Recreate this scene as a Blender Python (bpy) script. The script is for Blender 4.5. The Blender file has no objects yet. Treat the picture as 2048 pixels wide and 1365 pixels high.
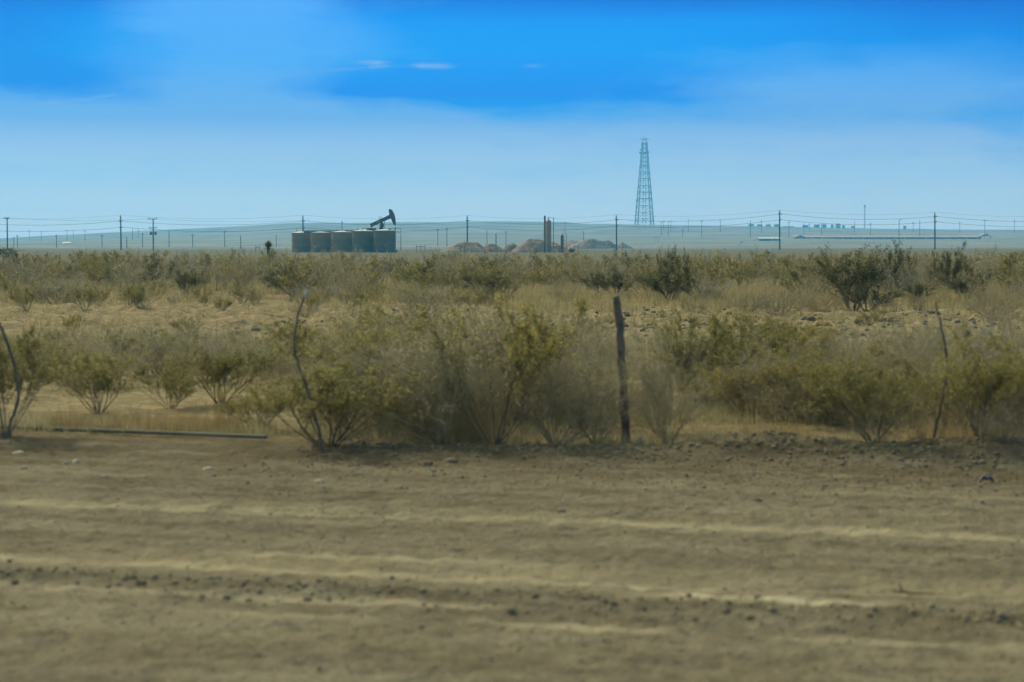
import bpy, math, random
import numpy as np
from mathutils import Vector, Matrix, Euler

S = bpy.context.scene
C = S.collection
R = math.radians

# ------------------------------------------------------------------ camera, light, exposure
F = 3982.0            # focal length in photo pixels (photo is 2048 wide)
EYE = 1.74            # camera height above the desert floor
HOR = 490.0           # photo row of the horizon
TAN = (682.5 - HOR) / F
PITCH = math.atan(TAN)
SUN_AZ, SUN_EL = R(-35), R(41)      # azimuth from the view axis (+Y), negative = towards -X
SUN_STRENGTH = 2.6
HAZE_DENSITY = 0.00030

cam_d = bpy.data.cameras.new('camera')
cam = bpy.data.objects.new('camera', cam_d)
C.objects.link(cam)
cam.location = (0, 0, EYE)
cam.rotation_euler = (R(90) - PITCH, 0, 0)
cam_d.sensor_width = 36
cam_d.lens = 36 * F / 2048
cam_d.clip_start = 0.5
cam_d.clip_end = 30000
cam_d.dof.use_dof = True
cam_d.dof.focus_distance = 110
cam_d.dof.aperture_fstop = 2.7
S.camera = cam

S.render.engine = 'CYCLES'
S.view_settings.view_transform = 'Standard'
S.view_settings.look = 'None'
S.view_settings.gamma = 1
S.view_settings.use_curve_mapping = False
S.view_settings.exposure = 0.0
cy = S.cycles
cy.max_bounces = 8
cy.diffuse_bounces = 6
cy.glossy_bounces = 2
cy.transmission_bounces = 5
cy.transparent_max_bounces = 8
cy.volume_bounces = 1
cy.use_adaptive_sampling = True
cy.adaptive_threshold = 0.012
cy.use_denoising = True
cy.sample_clamp_indirect = 20
try:
    cy.denoiser = 'OPENIMAGEDENOISE'
    cy.denoising_prefilter = 'ACCURATE'
except Exception:
    pass

sun_d = bpy.data.lights.new('sun', 'SUN')
sun_d.energy = SUN_STRENGTH
sun_d.angle = R(0.6)
sun_d.color = (1.0, 0.955, 0.79)
sun = bpy.data.objects.new('sun', sun_d)
C.objects.link(sun)
sdir = Vector((math.sin(SUN_AZ) * math.cos(SUN_EL), math.cos(SUN_AZ) * math.cos(SUN_EL), math.sin(SUN_EL)))
sun.rotation_euler = sdir.to_track_quat('Z', 'Y').to_euler()
sun.location = (0, 0, 50)


class NT:
    """small helper for node trees"""
    def __init__(s, tree):
        s.t = tree; s.t.nodes.clear()
    def n(s, typ, **kw):
        nd = s.t.nodes.new(typ)
        for k, v in kw.items():
            setattr(nd, k, v)
        return nd
    def put(s, sock, v):
        if hasattr(v, 'is_output') or isinstance(v, bpy.types.NodeSocket):
            s.t.links.new(v, sock)
        elif isinstance(v, (tuple, list)):
            v = tuple(v)
            if sock.type == 'RGBA' and len(v) == 3:
                v = v + (1,)
            sock.default_value = v
        else:
            sock.default_value = v
    def m(s, op, a, b=None, c=None, clamp=False):
        nd = s.n('ShaderNodeMath', operation=op, use_clamp=clamp)
        s.put(nd.inputs[0], a)
        if b is not None: s.put(nd.inputs[1], b)
        if c is not None: s.put(nd.inputs[2], c)
        return nd.outputs[0]
    def vm(s, op, a, b=None, scale=None):
        nd = s.n('ShaderNodeVectorMath', operation=op)
        s.put(nd.inputs[0], a)
        if b is not None: s.put(nd.inputs[1], b)
        if scale is not None: s.put(nd.inputs['Scale'], scale)
        return nd.outputs[0]
    def sep(s, v):
        nd = s.n('ShaderNodeSeparateXYZ'); s.put(nd.inputs[0], v)
        return nd.outputs
    def comb(s, x, y, z):
        nd = s.n('ShaderNodeCombineXYZ')
        for i, v in enumerate((x, y, z)): s.put(nd.inputs[i], v)
        return nd.outputs[0]
    def noise(s, vec, scale, detail=4, rough=0.55, dist=0.0):
        nd = s.n('ShaderNodeTexNoise')
        s.put(nd.inputs['Vector'], vec)
        nd.inputs['Scale'].default_value = scale
        nd.inputs['Detail'].default_value = detail
        nd.inputs['Roughness'].default_value = rough
        nd.inputs['Distortion'].default_value = dist
        return nd.outputs['Fac']
    def vor(s, vec, scale, feature='F1'):
        nd = s.n('ShaderNodeTexVoronoi', feature=feature)
        s.put(nd.inputs['Vector'], vec)
        nd.inputs['Scale'].default_value = scale
        return nd.outputs['Distance']
    def ss(s, v, a, b, lo=0.0, hi=1.0):
        nd = s.n('ShaderNodeMapRange', interpolation_type='SMOOTHSTEP')
        s.put(nd.inputs[0], v)
        nd.inputs[1].default_value = a; nd.inputs[2].default_value = b
        nd.inputs[3].default_value = lo; nd.inputs[4].default_value = hi
        return nd.outputs[0]
    def ramp(s, fac, stops, interp='LINEAR'):
        nd = s.n('ShaderNodeValToRGB'); s.put(nd.inputs[0], fac)
        cr = nd.color_ramp; cr.interpolation = interp
        while len(cr.elements) < len(stops): cr.elements.new(0.5)
        for e, (p, c) in zip(cr.elements, stops):
            e.position = p; e.color = tuple(c) + (1,)
        return nd.outputs[0]
    def mix(s, fac, a, b, blend='MIX'):
        nd = s.n('ShaderNodeMix', data_type='RGBA', blend_type=blend)
        s.put(nd.inputs[0], fac); s.put(nd.inputs[6], a); s.put(nd.inputs[7], b)
        return nd.outputs[2]


# ------------------------------------------------------------------ sky
def build_world():
    w = bpy.data.worlds.new('World')
    S.world = w
    w.use_nodes = True
    t = NT(w.node_tree)
    out = t.n('ShaderNodeOutputWorld'); bg = t.n('ShaderNodeBackground')
    bg.inputs['Strength'].default_value = 0.10
    t.t.links.new(bg.outputs[0], out.inputs[0])
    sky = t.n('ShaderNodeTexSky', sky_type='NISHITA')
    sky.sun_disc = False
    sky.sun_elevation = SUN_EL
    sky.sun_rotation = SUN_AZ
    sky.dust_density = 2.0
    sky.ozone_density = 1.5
    tc = t.n('ShaderNodeTexCoord')
    x, y, z = t.sep(tc.outputs['Generated'])[0:3]
    hor = t.m('SQRT', t.m('ADD', t.m('MULTIPLY', x, x), t.m('MULTIPLY', y, y)))
    u0 = t.m('ARCTAN2', x, y)
    e0 = t.m('ARCTAN2', z, hor)
    # gentle warps so that no veil edge is a clean curve
    wv = t.comb(t.m('MULTIPLY', u0, 9.0), t.m('MULTIPLY', e0, 34.0), 0.0)
    w1 = t.noise(wv, 1.0, 5, 0.5)
    w2 = t.noise(t.vm('ADD', wv, (7.3, 2.1, 4.0)), 0.9, 4, 0.5)
    u = t.m('ADD', u0, t.m('MULTIPLY', t.m('SUBTRACT', w1, 0.5), 0.10))
    e = t.m('ADD', e0, t.m('MULTIPLY', t.m('SUBTRACT', w2, 0.5), 0.034))

    def blob(px, py, sx, sy, k, tilt=0.0, raw=False):
        du = t.m('SUBTRACT', u0 if raw else u, (px - 1024) / F)
        de = t.m('SUBTRACT', e0 if raw else e, (HOR - py) / F)
        if tilt:
            de = t.m('SUBTRACT', de, t.m('MULTIPLY', du, tilt))
        a = t.m('DIVIDE', du, sx / F); b = t.m('DIVIDE', de, sy / F)
        q = t.m('ADD', t.m('MULTIPLY', a, a), t.m('MULTIPLY', b, b))
        return t.m('MULTIPLY', t.m('POWER', 2.718, t.m('MULTIPLY', q, -0.7)), k)
    base = t.ss(e, (HOR - 290) / F, (HOR - 178) / F, 1.0, 0.0)
    acc = base
    for b in [(480, 40, 180, 90, 1.1, -.10), (640, 10, 150, 40, .35), (430, 160, 230, 55, .55), (1740, 172, 260, 46, .85, .03), (1850, 205, 420, 40, .55), (250, 235, 420, 45, .55), (1450, 128, 220, 16, .15),
              (1560, 120, 130, 24, .25), (560, 175, 120, 50, .25), (60, 245, 220, 40, .25), (700, 235, 300, 30, .2),
              (2010, 268, 150, 30, -.6, -.2), (1270, 212, 70, 14, -.45), (890, 178, 190, 24, -.85), (1500, 225, 160, 14, -.2),
              (1500, 30, 420, 80, -.35), (70, 80, 190, 80, -.35), (1150, 60, 220, 60, -.12)]:
        acc = t.m('ADD', acc, blob(*b))
    fine = t.noise(t.comb(t.m('MULTIPLY', u0, 16.0), t.m('MULTIPLY', e0, 75.0), 3.0), 1.0, 6, 0.62)
    mot = t.noise(t.comb(t.m('MULTIPLY', u0, 42.0), t.m('MULTIPLY', e0, 130.0), 9.0), 1.0, 6, 0.7)
    acc = t.m('ADD', acc, t.m('MULTIPLY', t.m('SUBTRACT', mot, 0.5), 0.65))
    acc = t.m('ADD', acc, t.m('MULTIPLY', t.m('SUBTRACT', fine, 0.5), 0.95), clamp=True)
    # colours by elevation: 0 .. 0.14 rad
    ef = t.m('DIVIDE', e0, 0.14, clamp=True)
    def pos(py): return max(0.0, (HOR - py) / F / 0.14)
    def lin(c): return tuple((v / 255 / 12.92) if v < 10.3 else ((v / 255 + .055) / 1.055) ** 2.4 for v in c)
    def seen(py, rgb):
        """sky colour beyond the haze box that shows as rgb through it at photo row py"""
        el = max((HOR - py) / F, .004)
        tr = math.exp(-HAZE_DENSITY * min(3600.0, 141.0 / el))
        return tuple(max(0.0, (a - (1 - tr) * l) / tr) / 2 for a, l in zip(lin(rgb), HAZE_L))
    veil = t.ramp(ef, [(pos(y_), seen(y_, c_)) for y_, c_ in ((490, (172, 206, 226)), (400, (165, 203, 228)), (320, (150, 194, 228)), (240, (112, 176, 231)), (120, (88, 174, 245)), (0, (90, 172, 250)))])
    blue = t.ramp(ef, [(pos(y_), seen(y_, c_)) for y_, c_ in ((490, (162, 200, 226)), (320, (105, 176, 230)), (230, (45, 160, 236)), (190, (0, 148, 236)), (110, (0, 159, 243)), (50, (0, 156, 243)), (0, (0, 128, 226)))])
    col = t.mix(acc, blue, veil)
    deep = t.m('ADD', t.m('ADD', blob(2080, -10, 330, 110, .95), blob(-20, 30, 190, 110, .5)), blob(1350, -30, 330, 40, .35), clamp=True)
    col = t.mix(deep, col, seen(20, (0, 118, 214)))
    # small pale wisps
    wisp = None
    for b in [(750, 130, 28, 3.6, 1.1, -.03), (735, 140, 46, 2.6, .8, .08), (845, 136, 20, 4.0, .9), (882, 136, 18, 4.2, .9), (1066, 136, 16, 3.0, .4), (222, 201, 22, 2.6, .6, .12), (170, 209, 30, 2.4, .45, .05), (125, 215, 24, 2.2, .4)]:
        bb = blob(*b[:5], b[5] if len(b) > 5 else 0.0, True); wisp = bb if wisp is None else t.m('ADD', wisp, bb)
    wisp = t.m('MULTIPLY', wisp, t.ss(mot, .25, .55), clamp=True)
    col = t.mix(t.m('MULTIPLY', wisp, .75), col, (.16, .25, .46))
    low = t.vm('SCALE', col, scale=SKY_K)
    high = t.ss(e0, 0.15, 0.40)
    dome = t.vm('MULTIPLY', sky.outputs[0], (2.9, 2.4, 1.4))  # unseen upper sky, tinted warm and brightened as added fill light
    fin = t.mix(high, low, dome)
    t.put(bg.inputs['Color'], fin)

SKY_K = 20.0
HAZE_L = (.075, .45, .67)
build_world()

# ------------------------------------------------------------------ helpers: tags, meshes
def tag(o, label=None, cat=None, group=None, kind=None):
    if label: o['label'] = label
    if cat: o['category'] = cat
    if group: o['group'] = group
    if kind: o['kind'] = kind
    return o

def empty(name, loc=(0, 0, 0), rz=0.0, sc=1.0):
    o = bpy.data.objects.new(name, None)
    o.empty_display_size = 0.2
    C.objects.link(o)
    o.location = loc; o.rotation_euler = (0, 0, rz)
    o.scale = (sc, sc, sc) if not isinstance(sc, (tuple, list)) else sc
    return o

def np_mesh(name, V, quads=None, tris=None, mats=None, smooth=False, qm=None, tm=None):
    """mesh from numpy arrays of quads and triangles"""
    me = bpy.data.meshes.new(name)
    V = np.asarray(V, dtype=np.float32)
    q = np.zeros((0, 4), int) if quads is None else np.asarray(quads, int).reshape(-1, 4)
    r = np.zeros((0, 3), int) if tris is None else np.asarray(tris, int).reshape(-1, 3)
    nq, nt = len(q), len(r)
    me.vertices.add(len(V)); me.vertices.foreach_set('co', V.ravel())
    me.loops.add(nq * 4 + nt * 3)
    me.loops.foreach_set('vertex_index', np.concatenate([q.ravel(), r.ravel()]).astype(np.int32))
    me.polygons.add(nq + nt)
    st = np.concatenate([np.arange(nq) * 4, nq * 4 + np.arange(nt) * 3]).astype(np.int32)
    me.polygons.foreach_set('loop_start', st)
    me.polygons.foreach_set('loop_total', np.concatenate([np.full(nq, 4), np.full(nt, 3)]).astype(np.int32))
    if mats:
        for m_ in (mats if isinstance(mats, (list, tuple)) else [mats]): me.materials.append(m_)
    if qm is not None or tm is not None:
        a = np.concatenate([np.zeros(nq, int) if qm is None else np.asarray(qm), np.zeros(nt, int) if tm is None else np.asarray(tm)])
        me.polygons.foreach_set('material_index', a.astype(np.int32))
    if smooth:
        me.polygons.foreach_set('use_smooth', np.ones(nq + nt, bool))
    me.update(calc_edges=True)
    me.validate()
    return me

def link(name, me, parent=None, loc=None):
    o = bpy.data.objects.new(name, me)
    C.objects.link(o)
    if parent is not None: o.parent = parent
    if loc is not None: o.location = loc
    return o

def tubes(P0, P1, R0, R1, k=4):
    """k-sided open tubes between point pairs -> verts, quads"""
    P0 = np.asarray(P0, float); P1 = np.asarray(P1, float)
    R0 = np.asarray(R0, float); R1 = np.asarray(R1, float)
    n = len(P0)
    d = P1 - P0
    L = np.linalg.norm(d, axis=1, keepdims=True); L[L == 0] = 1
    d = d / L
    ref = np.where(np.abs(d[:, 2:3]) > 0.9, np.array([[1.0, 0, 0]]), np.array([[0, 0, 1.0]]))
    a = np.cross(d, ref); a /= np.linalg.norm(a, axis=1, keepdims=True)
    b = np.cross(d, a)
    ang = np.arange(k) * 2 * np.pi / k
    c, s = np.cos(ang), np.sin(ang)
    ring = a[:, None, :] * c[None, :, None] + b[:, None, :] * s[None, :, None]
    V0 = P0[:, None, :] + ring * R0[:, None, None]
    V1 = P1[:, None, :] + ring * R1[:, None, None]
    V = np.concatenate([V0, V1], axis=1).reshape(-1, 3)
    base = (np.arange(n) * 2 * k)[:, None]
    i = np.arange(k)[None, :]; j = (np.arange(k)[None, :] + 1) % k
    Q = np.stack([base + i, base + j, base + k + j, base + k + i], axis=2).reshape(-1, 4)
    return V, Q

class MB:
    """collects closed solids (boxes, tubes, prisms) into one mesh"""
    def __init__(s): s.v = []; s.f = []
    def add(s, vs, fs):
        o = len(s.v); s.v += [tuple(p) for p in vs]; s.f += [[i + o for i in f] for f in fs]
    def box(s, c, size, rot=None):
        x, y, z = [q / 2 for q in size]
        vs = [Vector((a * x, b * y, d * z)) for a in (-1, 1) for b in (-1, 1) for d in (-1, 1)]
        if rot is not None: vs = [rot @ v for v in vs]
        vs = [v + Vector(c) for v in vs]
        s.add(vs, [(0, 1, 3, 2), (4, 6, 7, 5), (0, 4, 5, 1), (2, 3, 7, 6), (0, 2, 6, 4), (1, 5, 7, 3)])
    def bar(s, a, b, w, h=None):
        a = Vector(a); b = Vector(b); d = b - a
        s.box((a + b) / 2, (w, h or w, d.length), d.to_track_quat('Z', 'Y').to_matrix())
    def tube(s, pts, rad, k=8):
        """tube along a polyline, radius number or list, capped"""
        pts = [Vector(p) for p in pts]; n = len(pts)
        rs = rad if isinstance(rad, (list, tuple)) else [rad] * n
        vs = []; up = None
        for i, p in enumerate(pts):
            d = (pts[min(i + 1, n - 1)] - pts[max(i - 1, 0)]).normalized()
            if up is None:
                up = Vector((0, 0, 1)) if abs(d.z) < .9 else Vector((1, 0, 0))
            a = d.cross(up)
            if a.length < 1e-4: a = d.orthogonal()
            a.normalize(); b = d.cross(a)
            up = -b if False else up
            for j in range(k):
                t = 2 * math.pi * j / k
                vs.append(p + (a * math.cos(t) + b * math.sin(t)) * rs[i])
        fs = []
        for i in range(n - 1):
            for j in range(k):
                fs.append((i * k + j, i * k + (j + 1) % k, (i + 1) * k + (j + 1) % k, (i + 1) * k + j))
        fs.append(list(range(k))[::-1]); fs.append([(n - 1) * k + j for j in range(k)])
        s.add(vs, fs)
    def lathe(s, prof, c=(0, 0, 0), k=32):
        """prof: list of (radius, z)"""
        vs = []; fs = []
        for r, z in prof:
            for j in range(k):
                t = 2 * math.pi * j / k
                vs.append((c[0] + r * math.cos(t), c[1] + r * math.sin(t), c[2] + z))
        for i in range(len(prof) - 1):
            for j in range(k):
                fs.append((i * k + j, i * k + (j + 1) % k, (i + 1) * k + (j + 1) % k, (i + 1) * k + j))
        fs.append(list(range(k))[::-1]); fs.append([(len(prof) - 1) * k + j for j in range(k)])
        s.add(vs, fs)
    def prism(s, poly, y0, y1):
        """polygon in xz extruded along y"""
        n = len(poly)
        vs = [(p[0], y0, p[1]) for p in poly] + [(p[0], y1, p[1]) for p in poly]
        fs = [list(range(n)), list(range(n, 2 * n))[::-1]] + [(i, i + n, (i + 1) % n + n, (i + 1) % n) for i in range(n)]
        s.add(vs, fs)
    def build(s, name, mat, parent=None, smooth=False, loc=None):
        me = bpy.data.meshes.new(name)
        me.from_pydata(s.v, [], s.f)
        me.materials.append(mat)
        if smooth:
            me.polygons.foreach_set('use_smooth', [len(p.vertices) == 4 for p in me.polygons])
            me.set_sharp_from_angle(angle=R(40))
        me.update()
        return link(name, me, parent, loc)

def copy_tree(o, parent=None):
    c = o.copy(); C.objects.link(c)
    if parent is not None:
        c.parent = parent; c.matrix_parent_inverse = o.matrix_parent_inverse.copy()
    for ch in KIDS.get(o.name, []):
        copy_tree(ch, c)
    return c
KIDS = {}
def remember(root):
    """children lists of a prototype thing (two levels)"""
    for o in list(C.objects):
        if o.parent is not None:
            KIDS.setdefault(o.parent.name, [])
            if o not in KIDS[o.parent.name]: KIDS[o.parent.name].append(o)

# ------------------------------------------------------------------ numpy noise
def _hash(ix, iy, seed):
    n = (ix * 374761393 + iy * 668265263 + seed * 974634777) & 0xffffffff
    n = ((n ^ (n >> 13)) * 1274126177) & 0xffffffff
    return ((n ^ (n >> 16)) & 0xffff) / 65535.0
def vnoise(x, y, seed=0):
    ix = np.floor(x).astype(np.int64); iy = np.floor(y).astype(np.int64)
    fx = x - ix; fy = y - iy
    fx = fx * fx * (3 - 2 * fx); fy = fy * fy * (3 - 2 * fy)
    a = _hash(ix, iy, seed); b = _hash(ix + 1, iy, seed)
    c = _hash(ix, iy + 1, seed); d = _hash(ix + 1, iy + 1, seed)
    return (a * (1 - fx) + b * fx) * (1 - fy) + (c * (1 - fx) + d * fx) * fy - 0.5
def fbm(x, y, seed=0, oct=4, gain=0.5):
    s = 0; a = 1.0
    for o in range(oct):
        s = s + a * vnoise(x * 2 ** o, y * 2 ** o, seed + o * 17); a *= gain
    return s
def sstep(a, b, x):
    t = np.clip((x - a) / (b - a), 0, 1); return t * t * (3 - 2 * t)

# ------------------------------------------------------------------ terrain
ALPHA = R(14.5)       # the dirt road runs a little towards the camera on the right
SA, CA = math.sin(ALPHA), math.cos(ALPHA)
ROAD_EDGE = 16.15
RIDGE_X = np.array([-2500, 0, 100, 230, 390, 520, 590, 700, 800, 1000, 1130, 1165, 1240, 1500, 1650, 1800, 1950, 2048, 4500], float)
RIDGE_Y = np.array([476, 479, 473, 468, 461, 454, 449.5, 449, 447, 445, 446.5, 450, 450.5, 455, 458, 460, 461, 462, 468], float)
RIDGE_D = 2600.0

def height(x, y):
    x = np.asarray(x, float); y = np.asarray(y, float)
    u = x * CA - y * SA; v = x * SA + y * CA
    d = np.hypot(x, y)
    near = 1 - sstep(60, 140, d)
    z = 0.05 * fbm(x * .25, y * .25, 3, 3)
    # desert side roughness
    des = sstep(ROAD_EDGE - .1, ROAD_EDGE + 1.2, v)
    z = z * (0.3 + 0.7 * des)
    z += des * near * (0.035 * fbm(x * 1.3, y * 1.3, 5, 4) + 0.02 * np.abs(fbm(x * 5, y * 5, 9, 3)))
    # ploughed rough strip of bare sand
    strip = sstep(33, 38, v) * (1 - sstep(52, 58, v))
    z += strip * (0.13 * np.abs(fbm(x * .9, y * .9, 21, 4, .6)) + .16 * np.clip(fbm(x * 2.3, y * 2.3, 23, 2, .7), 0, 1) - .04)
    # road: ruts, ridge of loose clods, rough shoulder
    road = 1 - sstep(ROAD_EDGE - .4, ROAD_EDGE, v)
    wob = 0.05 * vnoise(u * .35, v * 0 + 3.3, 31)
    vv = v + wob
    rut = -0.016 * np.exp(-((vv - 12.18) / .13) ** 2) - 0.02 * np.exp(-((vv - 10.15) / .30) ** 2) + 0.012 * np.exp(-((vv - 12.5) / .2) ** 2)
    cl = np.clip(fbm(u * 3.0, v * 6.0, 41, 4, .62) + .25, 0, 1)
    rut += np.exp(-((vv - 9.42) / .17) ** 2) * (0.008 + .026 * cl)
    rut -= 0.01 * np.exp(-((vv - 9.0) / .14) ** 2)
    rut += 0.010 * np.exp(-((vv - 13.7) / .1) ** 2)
    z += road * (rut + 0.003 * fbm(u * 1.4, v * 4.0, 51, 3, .5) + 0.010 * np.clip(fbm(u * 5.0, v * 6.5, 55, 4, .7), -.15, 1) + 0.024 * fbm(u * 9, v * 12, 61, 2))
    # windrow along the road edge
    berm = np.exp(-((v - 16.35 - .25 * vnoise(u * .5, u * 0 + 1.1, 71)) / .42) ** 2)
    berm = berm * (1 - .75 * sstep(-2.2, -2.9, u) * 1.0)
    z += berm * (0.06 + 0.17 * np.clip(fbm(u * .9, v * 1.4, 81, 4, .6) + .2, 0, 1))
    z += .10 * np.exp(-((u - 0.2) / 1.3) ** 2 - ((v - 16.8) / .6) ** 2)    # mound under the big grey bush
    z += .07 * np.exp(-((u + 1.9) / 1.2) ** 2 - ((v - 16.6) / .5) ** 2)
    # far country: rises slowly, then the long ridge
    px = 1024 + F * x / np.maximum(y, 1.0)
    px = np.where(y > 1, px, 5000.0)
    ridge_h = (HOR - np.interp(px, RIDGE_X, RIDGE_Y)) / F * RIDGE_D + EYE
    k = sstep(750, RIDGE_D, d)
    far = k ** 1.35 * ridge_h + sstep(RIDGE_D, 6500, d) * 14
    far = far - sstep(RIDGE_D + 30, 3900, d) * ridge_h * .9
    far += sstep(500, 900, d) * (1.4 * fbm(x / 260, y / 260, 91, 4)) + sstep(1300, 2400, d) * (1.8 * fbm(x / 170, y / 170, 95, 4))
    return z + far * sstep(500, 760, d)

def gz(x, y):
    return float(height(np.array([x]), np.array([y]))[0])
def at(px, py):
    """point of the flat desert floor seen at a photo pixel"""
    D = EYE * F / (py - HOR)
    return (px - 1024) / F * D, D
def spot(px, D):
    x = (px - 1024) / F * D
    return x, D, gz(x, D)
def row(py, D):
    """height above datum of what stands at distance D and shows at photo row py"""
    return EYE + (HOR - py) / F * D

# ------------------------------------------------------------------ materials
def newmat(name):
    m = bpy.data.materials.new(name); m.use_nodes = True
    t = NT(m.node_tree)
    out = t.n('ShaderNodeOutputMaterial'); b = t.n('ShaderNodeBsdfPrincipled')
    b.inputs['Specular IOR Level'].default_value = 0.2
    b.inputs['Roughness'].default_value = 0.9
    t.t.links.new(b.outputs[0], out.inputs[0])
    return m, t, b, out

def bump(t, b, h, strength, dist):
    nd = t.n('ShaderNodeBump'); nd.inputs['Strength'].default_value = strength
    nd.inputs['Distance'].default_value = dist
    t.put(nd.inputs['Height'], h); t.t.links.new(nd.outputs[0], b.inputs['Normal'])

def plain(name, col, rough=.85, var=.25, scale=3.0, metal=0.0, spec=.3, dirt=None):
    m, t, b, out = newmat(name)
    tc = t.n('ShaderNodeTexCoord').outputs['Object']
    n = t.noise(tc, scale, 5, .6)
    lo = tuple(c * (1 - var) for c in col); hi = tuple(min(1, c * (1 + var)) for c in col)
    c = t.mix(t.ss(n, .3, .7), lo, hi)
    if dirt:
        n2 = t.noise(tc, scale * .35, 4, .6)
        c = t.mix(t.ss(n2, .48, .68, 0, .7), c, dirt)
    t.put(b.inputs['Base Color'], c)
    b.inputs['Roughness'].default_value = rough
    b.inputs['Metallic'].default_value = metal
    b.inputs['Specular IOR Level'].default_value = spec
    return m

def leafmat(name, a, bcol, trans=.35):
    m, t, b, out = newmat(name)
    geo = t.n('ShaderNodeNewGeometry')
    oi = t.n('ShaderNodeObjectInfo')
    n = t.noise(geo.outputs['Position'], 2.2, 3, .6)
    n = t.m('ADD', t.m('MULTIPLY', n, .6), t.m('MULTIPLY', geo.outputs['Random Per Island'], .4))
    c = t.mix(t.ss(n, .25, .75), a, bcol)
    c = t.mix(1.0, c, t.ramp(oi.outputs['Random'], [(0, (.78, .80, .85)), (.5, (1, 1, 1)), (1, (1.0, .93, .78))]), 'MULTIPLY')
    t.put(b.inputs['Base Color'], c)
    b.inputs['Roughness'].default_value = .6
    tr = t.n('ShaderNodeBsdfTranslucent'); t.put(tr.inputs['Color'], c)
    mx = t.n('ShaderNodeMixShader'); mx.inputs[0].default_value = trans
    t.t.links.new(b.outputs[0], mx.inputs[1]); t.t.links.new(tr.outputs[0], mx.inputs[2])
    t.t.links.new(mx.outputs[0], out.inputs[0])
    return m

M = {}
M['leaf'] = leafmat('creosote_leaf', (.20, .19, .058), (.35, .335, .12), .6)
M['leaf_dark'] = leafmat('mesquite_leaf', (.070, .080, .028), (.135, .14, .05), .45)
M['leaf_dry'] = leafmat('dry_leaf', (.27, .24, .13), (.42, .38, .22), .5)
M['twig'] = leafmat('grey_twig', (.34, .31, .19), (.52, .48, .31), 0.35)
M['stem'] = leafmat('bark_stem', (.15, .13, .08), (.25, .215, .135), 0.0)
M['fuzz'] = leafmat('brown_twiglets', (.35, .33, .20), (.54, .51, .32), .56)
M['yucca'] = leafmat('yucca_blade', (.12, .14, .06), (.24, .26, .12), .3)
M['grass'] = leafmat('dry_grass', (.29, .265, .14), (.45, .42, .235), .4)
M['straw'] = leafmat('rust_grass', (.31, .23, .10), (.43, .34, .16), .4)
M['wood'] = plain('weathered_post_wood', (.15, .13, .095), .9, .35, 9)
M['polewood'] = plain('pole_wood', (.10, .07, .05), .9, .25, 2)
M['steel'] = plain('dull_grey_steel', (.16, .17, .17), .6, .2, 2, .3)
M['tanktan'] = plain('tan_tank_paint', (.29, .20, .115), .95, .08, .5, 0, .02, (.24, .17, .10))
M['tankgrey'] = plain('grey_tank_paint', (.20, .15, .10), .95, .08, .5, 0, .02, (.16, .125, .085))
M['tankroof'] = plain('pale_tank_roof', (.55, .56, .52), .6, .08, .5)
M['pump'] = plain('dark_pump_paint', (.13, .085, .06), .7, .2, 1.5)
M['pale'] = plain('pale_paint', (.70, .70, .66), .7, .1, 1)
M['vessel'] = plain('tan_vessel_paint', (.33, .25, .17), .75, .12, .8)
M['pipe'] = plain('rusty_brown_pipe', (.15, .10, .08), .8, .2, 2)
M['tower'] = plain('galvanised_tower_steel', (.34, .17, .15), .6, .1, .1)
M['wire'] = plain('dark_wire', (.03, .03, .032), .6, .05, 1)
M['shedwall'] = plain('brown_shed_wall', (.42, .27, .22), .9, .2, .2)
M['shedroof'] = plain('red_brown_shed_roof', (.46, .30, .25), .8, .15, .2)
M['white'] = plain('white_sheet_metal', (.62, .61, .57), .5, .04, .3)
M['blue'] = plain('blue_plastic', (.035, .045, .10), .5, .1, 8)
M['stone'] = plain('pale_limestone', (.44, .38, .25), .9, .15, 14)
M['greystone'] = plain('brown_stone', (.17, .145, .10), .95, .25, 14)
M['darkblock'] = plain('hazy_dark_block', (.48, .42, .38), .9, .15, .05)
M['pvc'] = plain('pale_green_pipe', (.21, .21, .14), .85, .12, 6, 0, .1, (.14, .125, .08))

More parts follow.
